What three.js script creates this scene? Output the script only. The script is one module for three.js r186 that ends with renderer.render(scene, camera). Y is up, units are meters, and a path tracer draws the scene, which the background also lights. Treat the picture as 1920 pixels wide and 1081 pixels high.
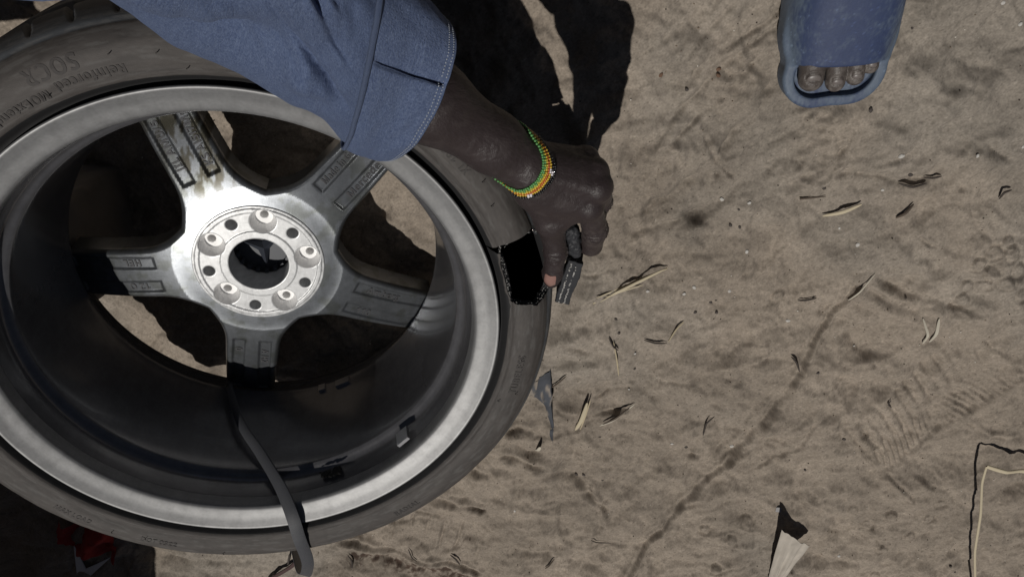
import * as THREE from 'three';
import { mergeGeometries } from 'three/addons/utils/BufferGeometryUtils.js';
import { ImprovedNoise } from 'three/addons/math/ImprovedNoise.js';
import { FontLoader } from 'three/addons/loaders/FontLoader.js';
import { TextGeometry } from 'three/addons/geometries/TextGeometry.js';

// ---------- camera ----------
const scene = new THREE.Scene();
const camera = new THREE.PerspectiveCamera(41.147, 1024 / 576, 0.02, 200);
const V3 = (a, b, c) => Array.isArray(a) ? new THREE.Vector3(...a) : new THREE.Vector3(a, b, c);
camera.position.set(...[0.3189, 0.9102, -0.4189]);
camera.up.set(...[-0.038925, -0.485, -0.873647]);
camera.lookAt(camera.position.clone().add(V3([-0.069892, -0.870847, 0.486559])));

// ---------- sky and sun: noon, sun almost overhead ----------
const SUN_TRAVEL = V3(0.1, -1, -0.32).normalize();
{
  const w = 256, h = 128, d = new Float32Array(w * h * 4), s = SUN_TRAVEL.clone().negate();
  for (let j = 0; j < h; j++) for (let i = 0; i < w; i++) {
    const el = (j / (h - 1) - 0.5) * Math.PI, az = (i / w - 0.5) * 2 * Math.PI, k = (j * w + i) * 4;
    const dir = [Math.cos(el) * Math.cos(az), Math.sin(el), Math.cos(el) * Math.sin(az)];
    const c = dir[0] * s.x + dir[1] * s.y + dir[2] * s.z;
    const up = Math.max(0, dir[1]), hz = Math.exp(-up * 4.5), halo = 0.5 * Math.exp((c - 1) * 40);
    d[k] = 0.22 + 0.34 * hz + halo; d[k + 1] = 0.285 + 0.33 * hz + halo; d[k + 2] = 0.43 + 0.30 * hz + halo; d[k + 3] = 1;
  }
  const t = new THREE.DataTexture(d, w, h, THREE.RGBAFormat, THREE.FloatType);
  t.mapping = THREE.EquirectangularReflectionMapping; t.magFilter = t.minFilter = THREE.LinearFilter; t.needsUpdate = true;
  scene.background = t; scene.environment = t;
  scene.backgroundIntensity = 0.16; scene.environmentIntensity = 0.16;
}
const sun = new THREE.DirectionalLight(new THREE.Color(1, 0.96, 0.9), 4.2);
sun.position.copy(SUN_TRAVEL).multiplyScalar(-6); sun.castShadow = true; sun.shadow.radius = 1.1;
Object.assign(sun.shadow.camera, { left: -2, right: 2, top: 2, bottom: -2, near: 0.5, far: 14 });
sun.shadow.mapSize.set(4096, 4096);
scene.add(sun, sun.target);
const renderer = new THREE.WebGLRenderer({ antialias: true });
renderer.setSize(1024, 576);
renderer.shadowMap.enabled = true;
renderer.toneMapping = THREE.LinearToneMapping;
renderer.toneMappingExposure = 0.6;

// ---------- helpers ----------
const per = new ImprovedNoise();
const noise = (x, y, z) => per.noise(x + 37.3, y + 11.7, z + 5.1);
function fbm(x, y, z, n = 4) { let s = 0, a = 1; for (let i = 0; i < n; i++) { s += a * noise(x, y, z); x *= 2.03; y *= 2.03; z *= 2.03; a *= 0.5; } return s; }
function rng(seed) { let a = seed >>> 0; return () => { a = (a + 0x6D2B79F5) | 0; let t = Math.imul(a ^ (a >>> 15), 1 | a); t = (t + Math.imul(t ^ (t >>> 7), 61 | t)) ^ t; return ((t ^ (t >>> 14)) >>> 0) / 4294967296; }; }
const sstep = (a, b, x) => { const t = Math.min(1, Math.max(0, (x - a) / (b - a))); return t * t * (3 - 2 * t); };
const lerp = (a, b, t) => a + (b - a) * t;
const clamp = (x, a, b) => Math.min(b, Math.max(a, x));
const smin = (a, b, k) => { const h = Math.max(k - Math.abs(a - b), 0) / k; return Math.min(a, b) - h * h * k * 0.25; };
const smax = (a, b, k) => -smin(-a, -b, k);
const R = Math.PI / 180;

const taken = {};
function numbered(n) { const k = taken[n] = (taken[n] ?? -1) + 1; return k ? n + '_' + String(k).padStart(3, '0') : n; }
function shadowed(o) { o.castShadow = true; o.receiveShadow = true; return o; }
function part(name, geo, mat, parent, label) { const m = shadowed(new THREE.Mesh(geo, mat)); m.name = name; parent.add(m); if (label) m.userData.label = label; return m; }
function tag(o, label, category, group) { o.userData.label = label; o.userData.category = category; if (group) o.userData.group = group; return o; }
function single(name, geo, mat, label, category, group) { const m = shadowed(new THREE.Mesh(geo, mat)); m.name = numbered(name); scene.add(m); return tag(m, label, category, group); }
function holder(name, label, category, group) { const g = new THREE.Group(); g.name = numbered(name); scene.add(g); return tag(g, label, category, group); }

// naive surface nets over a signed distance function (millimetres in, metres out)
function nets(f, lo, hi, c, paint, uvScale = 1) {
  const nx = Math.ceil((hi[0] - lo[0]) / c) + 2, ny = Math.ceil((hi[1] - lo[1]) / c) + 2, nz = Math.ceil((hi[2] - lo[2]) / c) + 2, n = nx * ny * nz;
  const val = new Float32Array(n), B = 4, far = B * c * 1.5;
  const id = (i, j, k) => i + nx * (j + ny * k);
  for (let k0 = 0; k0 < nz; k0 += B) for (let j0 = 0; j0 < ny; j0 += B) for (let i0 = 0; i0 < nx; i0 += B) {
    const d0 = f(lo[0] + (i0 + 1.5) * c, lo[1] + (j0 + 1.5) * c, lo[2] + (k0 + 1.5) * c), skip = Math.abs(d0) > far;
    for (let k = k0; k < Math.min(k0 + B, nz); k++) for (let j = j0; j < Math.min(j0 + B, ny); j++) for (let i = i0; i < Math.min(i0 + B, nx); i++)
      val[id(i, j, k)] = skip ? d0 : f(lo[0] + i * c, lo[1] + j * c, lo[2] + k * c);
  }
  const idx = new Int32Array(n).fill(-1), P = [], tri = [];
  const off = [0, 1, nx, nx + 1, nx * ny, nx * ny + 1, nx * ny + nx, nx * ny + nx + 1];
  const E = [[0, 1], [2, 3], [4, 5], [6, 7], [0, 2], [1, 3], [4, 6], [5, 7], [0, 4], [1, 5], [2, 6], [3, 7]];
  for (let k = 0; k < nz - 1; k++) for (let j = 0; j < ny - 1; j++) for (let i = 0; i < nx - 1; i++) {
    const b = id(i, j, k); let m = 0;
    for (let q = 0; q < 8; q++) if (val[b + off[q]] < 0) m |= 1 << q;
    if (m === 0 || m === 255) continue;
    let x = 0, y = 0, z = 0, t = 0;
    for (const [p, q] of E) {
      const a = val[b + off[p]], e = val[b + off[q]];
      if ((a < 0) === (e < 0)) continue;
      const u = a / (a - e);
      x += (p & 1) + u * ((q & 1) - (p & 1)); y += ((p >> 1) & 1) + u * (((q >> 1) & 1) - ((p >> 1) & 1)); z += (p >> 2) + u * ((q >> 2) - (p >> 2)); t++;
    }
    idx[b] = P.length / 3;
    P.push(lo[0] + (i + x / t) * c, lo[1] + (j + y / t) * c, lo[2] + (k + z / t) * c);
  }
  const quad = (a, b, d, e, flip) => { if (a < 0 || b < 0 || d < 0 || e < 0) return; flip ? tri.push(a, e, b, b, e, d) : tri.push(a, b, e, b, d, e); };
  for (let k = 1; k < nz - 1; k++) for (let j = 1; j < ny - 1; j++) for (let i = 1; i < nx - 1; i++) {
    const b = id(i, j, k), s = val[b] < 0;
    if (s !== (val[b + 1] < 0)) quad(idx[b], idx[b - nx], idx[b - nx - nx * ny], idx[b - nx * ny], !s);
    if (s !== (val[b + nx] < 0)) quad(idx[b], idx[b - nx * ny], idx[b - 1 - nx * ny], idx[b - 1], !s);
    if (s !== (val[b + nx * ny] < 0)) quad(idx[b], idx[b - 1], idx[b - 1 - nx], idx[b - nx], !s);
  }
  const N = new Float32Array(P.length), pos = new Float32Array(P.length), col = paint && new Float32Array(P.length), uv = new Float32Array(P.length / 3 * 2), e = c * 0.4;
  for (let v = 0; v < P.length; v += 3) {
    let x = P[v], y = P[v + 1], z = P[v + 2], gx, gy, gz, l;
    for (let it = 0; it < 2; it++) {
      gx = f(x + e, y, z) - f(x - e, y, z); gy = f(x, y + e, z) - f(x, y - e, z); gz = f(x, y, z + e) - f(x, y, z - e);
      l = Math.hypot(gx, gy, gz) || 1; gx /= l; gy /= l; gz /= l;
      if (it === 0) { const d = clamp(f(x, y, z), -c * 0.6, c * 0.6); x -= gx * d; y -= gy * d; z -= gz * d; }
    }
    N[v] = gx; N[v + 1] = gy; N[v + 2] = gz;
    pos[v] = x / 1000; pos[v + 1] = y / 1000; pos[v + 2] = z / 1000;
    uv[v / 3 * 2] = (x + y * 0.31) / 1000 * uvScale; uv[v / 3 * 2 + 1] = (z + y * 0.53) / 1000 * uvScale;
    if (paint) { const q = paint(x, y, z, gx, gy, gz); col[v] = q[0]; col[v + 1] = q[1]; col[v + 2] = q[2]; }
  }
  const g = new THREE.BufferGeometry();
  g.setAttribute('position', new THREE.BufferAttribute(pos, 3)); g.setAttribute('normal', new THREE.BufferAttribute(N, 3)); g.setAttribute('uv', new THREE.BufferAttribute(uv, 2));
  if (paint) g.setAttribute('color', new THREE.BufferAttribute(col, 3));
  g.setIndex(tri);
  return g;
}
// part of an indexed geometry: the triangles that pass a test on their centre
function pick(g, test) {
  const p = g.attributes.position, ix = g.index.array, map = new Map(), keep = [], out = new THREE.BufferGeometry();
  for (let t = 0; t < ix.length; t += 3) {
    const a = ix[t], b = ix[t + 1], c = ix[t + 2];
    if (test((p.getX(a) + p.getX(b) + p.getX(c)) / 3, (p.getY(a) + p.getY(b) + p.getY(c)) / 3, (p.getZ(a) + p.getZ(b) + p.getZ(c)) / 3)) for (const q of [a, b, c]) { if (!map.has(q)) map.set(q, map.size); keep.push(map.get(q)); }
  }
  for (const [name, at] of Object.entries(g.attributes)) { const arr = new Float32Array(map.size * at.itemSize); for (const [q, w] of map) for (let s = 0; s < at.itemSize; s++) arr[w * at.itemSize + s] = at.array[q * at.itemSize + s]; out.setAttribute(name, new THREE.BufferAttribute(arr, at.itemSize)); }
  out.setIndex(keep); return out;
}
// grid of points (rows x cols) to a smooth surface; points are metres; close wraps the columns
function sheet(rows, cols, fn, { close = false, paint, uv } = {}) {
  const P = [], U = [], C = [], ix = [], nc = close ? cols + 1 : cols;
  for (let i = 0; i < rows; i++) for (let j = 0; j < nc; j++) {
    const p = fn(i / (rows - 1), j / (close ? cols : cols - 1), i, j % (close ? cols : 1e9)); P.push(...p);
    U.push(...(uv ? uv(i / (rows - 1), j / (close ? cols : cols - 1), p) : [j / cols, i / rows]));
    if (paint) C.push(...paint(i / (rows - 1), j / (close ? cols : cols - 1), p));
  }
  for (let i = 0; i < rows - 1; i++) for (let j = 0; j < nc - 1; j++) { const a = i * nc + j; ix.push(a, a + 1, a + nc, a + 1, a + nc + 1, a + nc); }
  const g = new THREE.BufferGeometry();
  g.setAttribute('position', new THREE.Float32BufferAttribute(P, 3)); g.setAttribute('uv', new THREE.Float32BufferAttribute(U, 2));
  if (paint) g.setAttribute('color', new THREE.Float32BufferAttribute(C, 3));
  g.setIndex(ix); g.computeVertexNormals();
  if (close) { const n = g.attributes.normal; for (let i = 0; i < rows; i++) { const a = i * nc, b = a + nc - 1, v = V3(n.getX(a) + n.getX(b), n.getY(a) + n.getY(b), n.getZ(a) + n.getZ(b)).normalize(); n.setXYZ(a, v.x, v.y, v.z); n.setXYZ(b, v.x, v.y, v.z); } }
  return g;
}
function plain(g) { const q = g.index ? g.toNonIndexed() : g; for (const k of Object.keys(q.attributes)) if (!['position', 'normal', 'uv'].includes(k)) q.deleteAttribute(k); if (!q.attributes.uv) q.setAttribute('uv', new THREE.Float32BufferAttribute(new Float32Array(q.attributes.position.count * 2), 2)); return q; }
const join = (list) => mergeGeometries(list.map(plain));
function box(w, h, d, x = 0, y = 0, z = 0) { const g = new THREE.BoxGeometry(w, h, d); g.translate(x, y, z); return g; }
// distance to a tapered capsule
function cone(px, py, pz, a, b) {
  const bx = b[0] - a[0], by = b[1] - a[1], bz = b[2] - a[2], ax = px - a[0], ay = py - a[1], az = pz - a[2];
  const t = clamp((ax * bx + ay * by + az * bz) / (bx * bx + by * by + bz * bz), 0, 1);
  return Math.hypot(ax - t * bx, ay - t * by, az - t * bz) - (a[3] + (b[3] - a[3]) * t);
}
// textures: value at (u, v) in 0..1 that tiles
function tex(n, fn, srgb = true) {
  const d = new Uint8Array(n * n * 4);
  for (let j = 0; j < n; j++) for (let i = 0; i < n; i++) { const c = fn(i, j, n), k = (j * n + i) * 4; for (let q = 0; q < 3; q++) d[k + q] = clamp(Math.round((Array.isArray(c) ? c[q] : c) * 255), 0, 255); d[k + 3] = 255; }
  const t = new THREE.DataTexture(d, n, n); t.wrapS = t.wrapT = THREE.RepeatWrapping; t.magFilter = THREE.LinearFilter; t.minFilter = THREE.LinearMipmapLinearFilter; t.generateMipmaps = true;
  if (srgb) t.colorSpace = THREE.SRGBColorSpace; t.needsUpdate = true; return t;
}
const scaled = (t, s) => { const c = t.clone(); c.repeat.set(s, s); c.needsUpdate = true; return c; };
function white(seed, n) { const r = rng(seed), a = new Float32Array(n * n); for (let i = 0; i < n * n; i++) a[i] = r(); return a; }
function soft(a, n, rad) { // tiling box blur
  const b = new Float32Array(n * n), c = new Float32Array(n * n), w = 2 * rad + 1;
  for (let j = 0; j < n; j++) { let s = 0; for (let i = -rad; i <= rad; i++) s += a[j * n + (i + n) % n]; for (let i = 0; i < n; i++) { b[j * n + i] = s / w; s += a[j * n + (i + rad + 1) % n] - a[j * n + (i - rad + n) % n]; } }
  for (let i = 0; i < n; i++) { let s = 0; for (let j = -rad; j <= rad; j++) s += b[((j + n) % n) * n + i]; for (let j = 0; j < n; j++) { c[j * n + i] = s / w; s += b[((j + rad + 1) % n) * n + i] - b[((j - rad + n) % n) * n + i]; } }
  return c;
}
const font = await new FontLoader().loadAsync('fonts/droid/droid_sans_bold.typeface.json');
function letters(str, size, depth) { const g = new TextGeometry(str, { font, size, depth, curveSegments: 2, bevelEnabled: false }); g.computeBoundingBox(); return g; }

// ---------- ground: trodden sand, one sheet from the wheel to the horizon ----------
const AX = V3([0.238371, 0.970082, 0.04605]), WC = V3(0, 0.3000, 0);
const FEAT = [];
function addFeat(pts, pad, fn) { const xs = pts.map((p) => p[0]), zs = pts.map((p) => p[2]); FEAT.push([Math.min(...xs) - pad, Math.max(...xs) + pad, Math.min(...zs) - pad, Math.max(...zs) + pad, fn]); }
function toLine(x, z, pts) { // distance, side and run along a polyline
  let best = 1e9, side = 0, run = 0, acc = 0;
  for (let i = 0; i < pts.length - 1; i++) {
    const ax = pts[i][0], az = pts[i][2], bx = pts[i + 1][0] - ax, bz = pts[i + 1][2] - az, l2 = bx * bx + bz * bz, l = Math.sqrt(l2);
    const t = clamp(((x - ax) * bx + (z - az) * bz) / l2, 0, 1), dx = x - ax - t * bx, dz = z - az - t * bz, d = Math.hypot(dx, dz);
    if (d < best) { best = d; side = Math.sign(bx * dz - bz * dx); run = acc + t * l; }
    acc += l;
  }
  return [best, side, run, acc];
}
// a furrow: narrow valley with a low bank; steep > 0 makes one flank stand higher
function furrow(pts, w, depth, bank = 0.35, step = 0) {
  addFeat(pts, w * 7, (x, z) => {
    const [d0, s, run, len] = toLine(x + 0.5 * w * noise(x * 45, z * 45, 3.3) + 0.25 * w * noise(x * 160, z * 160, 6.3), z + 0.5 * w * noise(x * 45, 9.1, z * 45) + 0.25 * w * noise(x * 160, 2.2, z * 160), pts), d = d0, e = sstep(0, w * 3, run) * sstep(0, w * 3, len - run);
    const k = 1.7 * depth * (0.75 + 0.5 * noise(x * 30, 4.4, z * 30));
    return e * (-k * (0.4 * Math.exp(-(d / w) * (d / w)) + 0.6 * Math.max(0, 1 - d / (w * (s > 0 ? 0.55 : 1.25)))) * (0.2 + 0.8 * sstep(-0.35, 0.3, noise(x * 21, 7.7, z * 21))) + bank * k * Math.exp(-(((d - 1.9 * w) / w) ** 2)) + 1.8 * step * s * (1 - Math.exp(-d / w)) * Math.exp(-d / (w * 3)));
  });
}
function pit(p, r, depth, rim = 0.25) { addFeat([p], r * 3, (x, z) => { const d = Math.hypot(x - p[0], z - p[2]) / r; return -depth * Math.exp(-d * d * 1.4) + depth * rim * Math.exp(-(((d - 1.35) / 0.4) ** 2)); }); }
function stud(p, r, h) { addFeat([p], r * 2.2, (x, z) => { const d = Math.hypot(x - p[0], z - p[2]) * (1 + 0.25 * noise(x * 60, z * 60, 1)) / r; return h * (sstep(1.12, 0.9, d) * 0.5 - 1.2 * Math.exp(-(((d - 1.12) / 0.16) ** 2))); }); }

// tyre tracks past the sandal
furrow([[0.4922, 0, -0.2847], [0.4653, 0, -0.2532], [0.4373, 0, -0.2215], [0.4148, 0, -0.2017]], 0.0042, 0.0042);
furrow([[0.4638, 0, -0.2799], [0.4282, 0, -0.2509], [0.3896, 0, -0.2255]], 0.004, 0.003);
furrow([[0.5621, 0, -0.2856], [0.5103, 0, -0.2475], [0.4645, 0, -0.2202], [0.4509, 0, -0.1963]], 0.004, 0.0035);
furrow([[0.5951, 0, -0.2914], [0.5332, 0, -0.2513], [0.4798, 0, -0.2091], [0.4314, 0, -0.1452], [0.4047, 0, -0.0839]], 0.004, 0.003);
furrow([[0.531, 0, -0.2279], [0.5003, 0, -0.1911], [0.4624, 0, -0.1492], [0.4224, 0, -0.105], [0.3998, 0, -0.0626]], 0.0035, 0.003);
furrow([[0.5519, 0, -0.2019], [0.5235, 0, -0.1571], [0.4903, 0, -0.1056], [0.4465, 0, -0.057], [0.4037, 0, -0.0117]], 0.008, 0.005, 0.3, 0.003);
furrow([[0.4106, 0, -0.2679], [0.4199, 0, -0.2629], [0.4322, 0, -0.2699]], 0.004, 0.004);
{
  const a = [0.5379, 0, -0.2221], b = [0.415, 0, -0.0772], L = Math.hypot(b[0] - a[0], b[2] - a[2]), ux = (b[0] - a[0]) / L, uz = (b[2] - a[2]) / L;
  addFeat([a, b], 0.07, (x, z) => {
    const s = (x - a[0]) * ux + (z - a[2]) * uz, t = (x - a[0]) * -uz + (z - a[2]) * ux, e = sstep(-0.03, 0.03, s) * sstep(L + 0.04, L - 0.04, s) * sstep(0.026, 0.018, Math.abs(t - 0.008));
    const ph = (s + 0.006 * Math.cos(t * 130) + 0.004 * noise(x * 40, z * 40, 9)) / 0.0165; const q = ph - Math.floor(ph);
    return e * 0.0046 * (0.35 + 0.65 * sstep(-0.3, 0.3, noise(x * 22, 71, z * 22))) * (sstep(0, 0.75, q) - sstep(0.82, 1, q) - 0.45);
  });
}
// long crease across the sand
furrow([[0.6996, 0, 0.0595], [0.6901, 0, 0.0856], [0.6694, -0, 0.1381], [0.6618, 0, 0.154], [0.6485, -0, 0.1989], [0.6376, 0, 0.2288]], 0.0028, 0.004, 0.6, -0.004);
furrow([[0.6429, 0, 0.2083], [0.6299, 0, 0.2537], [0.6177, 0, 0.2804], [0.5983, 0, 0.3283], [0.5637, 0, 0.3911]], 0.0062, 0.0062, 0.5, -0.005);
furrow([[0.5785, -0, 0.371], [0.5571, 0, 0.4024], [0.5226, 0, 0.4547], [0.4875, 0, 0.5214], [0.4683, 0, 0.5471], [0.4274, 0, 0.6455]], 0.003, 0.0042, 0.6, -0.004);
furrow([[0.7128, 0, 0.0464], [0.7361, 0, 0.0635], [0.7699, 0, 0.0779], [0.8266, 0, 0.0889], [0.8752, 0, 0.0947]], 0.006, 0.006, 0.4, 0.003);
furrow([[0.707, 0, 0.0687], [0.7536, 0, 0.0948], [0.7898, 0, 0.1037]], 0.005, 0.004);
furrow([[0.644, 0, -0.1662], [0.644, 0, -0.131], [0.6327, 0, -0.1008], [0.6217, 0, -0.0766]], 0.003, 0.003);
furrow([[0.7909, 0, -0.2324], [0.7733, -0, -0.2146], [0.7603, 0, -0.1781], [0.7484, 0, -0.1561], [0.7346, 0, -0.1398]], 0.008, 0.007, 0.3, 0.003);
furrow([[0.7346, 0, -0.1398], [0.7108, 0, -0.1131], [0.6816, 0, -0.1056]], 0.005, 0.003);
furrow([[0.7892, 0, -0.138], [0.8187, 0, -0.1193], [0.8491, 0, -0.1084]], 0.006, 0.005);
furrow([[0.6196, 0, -0.1038], [0.6622, 0, -0.1379], [0.7052, 0, -0.1613]], 0.008, 0.003);
furrow([[0.626, 0, -0.087], [0.6532, 0, -0.0926], [0.7179, 0, -0.083], [0.7541, 0, -0.0875]], 0.006, 0.005);
furrow([[0.6986, -0, 0.1961], [0.7341, 0, 0.1941], [0.7436, 0, 0.1882], [0.7786, 0, 0.2006]], 0.005, 0.005);
furrow([[0.5233, 0, -0.07], [0.4954, 0, -0.0334], [0.4381, 0, -0.0055], [0.3844, 0, 0.0041]], 0.01, 0.005);
furrow([[0.471, 0, -0.0141], [0.4987, 0, -0.0062], [0.5133, 0, 0.003]], 0.006, -0.003);
furrow([[0.5198, 0, 0.053], [0.5347, 0, 0.0508], [0.5399, 0, 0.0249]], 0.004, 0.004);
furrow([[0.5373, 0, 0.0698], [0.5515, 0, 0.0532], [0.5556, 0, 0.0343]], 0.004, 0.004);
furrow([[0.3689, 0, -0.1305], [0.3966, 0, -0.1043], [0.4052, 0, -0.0769]], 0.012, 0.004);
furrow([[0.3276, -0, 0.1449], [0.3498, 0, 0.1456], [0.3811, -0, 0.1775]], 0.005, 0.004);
furrow([[0.3062, -0, 0.1725], [0.3365, 0, 0.1817], [0.363, 0, 0.1875]], 0.006, 0.005);
// marks near the lower side of the tyre
furrow([[0.1732, 0, 0.4241], [0.2096, 0, 0.4248], [0.2205, 0, 0.4385]], 0.0045, 0.006, 0.5, 0.002);
furrow([[0.221, 0, 0.3857], [0.2583, 0, 0.3938], [0.2992, -0, 0.4072]], 0.005, 0.007, 0.5, 0.003);
furrow([[0.2296, 0, 0.3459], [0.2572, 0, 0.3358], [0.2864, 0, 0.339]], 0.0045, 0.006, 0.5, 0.003);
furrow([[0.2459, 0, 0.3605], [0.2706, 0, 0.3779], [0.3035, 0, 0.3777]], 0.007, 0.006);
furrow([[0.1113, 0, 0.4835], [0.1562, 0, 0.4975], [0.2093, -0, 0.5063]], 0.005, 0.008, 0.5, 0.003);
furrow([[0.3047, 0, 0.2952], [0.3254, 0, 0.2979], [0.3493, -0, 0.3024]], 0.004, 0.005);
furrow([[0.0786, -0, 0.5156], [0.1225, 0, 0.5229], [0.1665, 0, 0.5337], [0.1972, 0, 0.5458], [0.2174, 0, 0.5613]], 0.003, 0.0035);
for (const q of [[[0.0828, -0, 0.5189], [0.0759, 0, 0.556]], [[0.1092, 0, 0.5227], [0.097, 0, 0.5816]], [[0.1365, 0, 0.529], [0.1186, 0, 0.6051]], [[0.1646, 0, 0.5363], [0.146, 0, 0.6065]], [[0.1979, 0, 0.5555], [0.1771, 0, 0.6387]], [[0.0487, 0, 0.5337], [0.0408, 0, 0.5777]]]) furrow(q, 0.0028, 0.0035);
furrow([[-0.0617, 0, 0.6056], [-0.0012, 0, 0.6054], [0.0628, 0, 0.6152], [0.1266, 0, 0.6303], [0.195, 0, 0.6635]], 0.0035, 0.0055, 0.6, 0.003);
furrow([[-0.0376, 0, 0.6426], [0.0055, 0, 0.6347], [0.0611, 0, 0.6402], [0.1162, -0, 0.6549], [0.1621, -0, 0.6774]], 0.012, 0.008, 0.2);
furrow([[0.3338, 0, 0.4244], [0.3639, -0, 0.4445], [0.3892, 0, 0.5236], [0.3778, 0, 0.5549]], 0.006, 0.006);
furrow([[0.3476, 0, 0.457], [0.3731, 0, 0.4607], [0.4004, 0, 0.4955]], 0.004, 0.005);
furrow([[0.3263, 0, 0.324], [0.3402, 0, 0.3751], [0.3257, 0, 0.4306], [0.3141, 0, 0.4653]], 0.012, 0.006);
furrow([[0.4829, 0, 0.2313], [0.4967, 0, 0.2541], [0.5161, 0, 0.2577]], 0.008, 0.006);
furrow([[0.7028, 0, 0.3112], [0.716, -0, 0.3203], [0.7266, -0, 0.2978], [0.728, 0, 0.2686]], 0.009, 0.007);
furrow([[0.6639, 0, 0.3733], [0.6095, 0, 0.3255], [0.691, -0, 0.3505]], 0.006, -0.002);
furrow([[0.5392, 0, 0.5289], [0.5773, 0, 0.4962], [0.5915, 0, 0.4777]], 0.006, 0.005);
furrow([[0.7321, 0, 0.5727], [0.7676, 0, 0.5818], [0.8059, 0, 0.5636]], 0.01, 0.007);
// sole print with cross bars
{
  const a = [0.7775, 0, 0.3242], b = [0.8921, 0, 0.1764], L = Math.hypot(b[0] - a[0], b[2] - a[2]), ux = (b[0] - a[0]) / L, uz = (b[2] - a[2]) / L;
  addFeat([a, b], 0.09, (x, z) => {
    const s = (x - a[0]) * ux + (z - a[2]) * uz, t = (x - a[0]) * -uz + (z - a[2]) * ux, lim = 0.055 - 0.004 * Math.sin(s * 30);
    const e = sstep(-0.03, -0.015, s) * sstep(L + 0.03, L, s) * sstep(lim + 0.004, lim - 0.003, Math.abs(t));
    const fine = t > 0.012, per1 = fine ? 0.0088 : 0.017, ph = (s + (fine ? 0.35 * (t - 0.012) * Math.sign(L / 2 - s) + 3 * (t - 0.012) ** 2 : 0.25 * t) + 0.0016 * noise(x * 50, z * 50, 2)) / per1, q = ph - Math.floor(ph);
    const worn = 0.35 + 0.65 * sstep(-0.15, 0.25, noise(x * 18, 8, z * 18));
    return e * (-0.005 + worn * (fine ? 0.0052 : 0.0046) * (sstep(0, 0.25, q) - sstep(fine ? 0.5 : 0.62, 0.85, q))) + 0.002 * Math.exp(-(((Math.abs(t) - lim - 0.006) / 0.005) ** 2)) * sstep(-0.03, 0, s) * sstep(L + 0.03, L, s);
  });
  const c = [0.7414, 0, 0.2968], d = [0.8016, 0, 0.3634], M = Math.hypot(d[0] - c[0], d[2] - c[2]), vx = (d[0] - c[0]) / M, vz = (d[2] - c[2]) / M;
  addFeat([c, d], 0.03, (x, z) => { const s = (x - c[0]) * vx + (z - c[2]) * vz, t = (x - c[0]) * -vz + (z - c[2]) * vx, e = sstep(0, 0.01, s) * sstep(M, M - 0.01, s) * sstep(0.02, 0.013, Math.abs(t)); return e * 0.003 * Math.sin(t * 1300 + 2 * noise(x * 30, z * 30, 4)); });
}
for (const p of [[0.8288, 0, 0.0554], [0.8479, 0, 0.053], [0.872, 0, 0.0458], [0.83, 0, 0.0767], [0.8526, 0, 0.0351], [0.8854, 0, 0.0299], [0.8658, 0, -0.003], [0.8513, 0, 0.0087], [0.8352, 0, 0.0244], [0.8992, 0, 0.0641], [0.8723, 0, 0.0079], [0.7716, 0, 0.4518], [0.8045, 0, 0.4889], [0.8372, 0, 0.5366], [0.8881, 0, 0.4626], [0.8303, 0, 0.4606], [0.8672, 0, 0.501], [0.8943, 0, 0.4256], [0.8391, 0, 0.6002], [0.5539, 0, 0.5099], [0.5978, 0, 0.5239], [0.6176, -0, 0.4871], [0.5804, 0, 0.5865], [0.6027, 0, 0.0896]]) stud(p, 0.0085, 0.003);
{
  const r = rng(91);
  const scatter = (n, fx, r0, r1, d0, d1) => { for (let i = 0; i < n; i++) pit(fx(r), lerp(r0, r1, r()), lerp(d0, d1, r())); };
  const q0 = [0.5481, 0, -0.1576], q1 = [0.6424, 0, -0.0841];
  scatter(34, (r) => [lerp(q0[0], q1[0], r()), 0, lerp(q0[2], q1[2], r())], 0.003, 0.007, 0.0012, 0.003);
  scatter(260, (r) => [lerp(0.25, 1.3, r()), 0, lerp(-0.33, 0.8, r())], 0.002, 0.006, 0.001, 0.0028);
  scatter(26, (r) => [lerp(0.3, 1.25, r()), 0, lerp(-0.33, 0.8, r())], 0.012, 0.03, 0.002, 0.004);
  scatter(70, (r) => [lerp(0.3, 1.25, r()), 0, lerp(-0.33, 0.8, r())], 0.01, 0.026, -0.002, -0.005);
  scatter(30, (r) => [lerp(-0.4, 0.35, r()), 0, lerp(-0.3, 0.75, r())], 0.004, 0.01, 0.001, 0.003);
  for (let i = 0; i < 46; i++) { // short scuffs and cracked crust
    const x = lerp(0.3, 1.25, r()), z = lerp(-0.32, 0.78, r()), a = lerp(-0.5, 0.9, r()), l = lerp(0.02, 0.09, r()), b = (r() - 0.5) * 0.02;
    furrow([[x, 0, z], [x + Math.cos(a) * l * 0.5 - Math.sin(a) * b, 0, z + Math.sin(a) * l * 0.5 + Math.cos(a) * b], [x + Math.cos(a) * l, 0, z + Math.sin(a) * l]], lerp(0.0018, 0.004, r()), lerp(0.0016, 0.0045, r()), 0.4, lerp(-0.002, 0.002, r()));
  }
  pit([0.5, 0, -0.0798], 0.0032, 0.006, 0.1);
}
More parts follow.
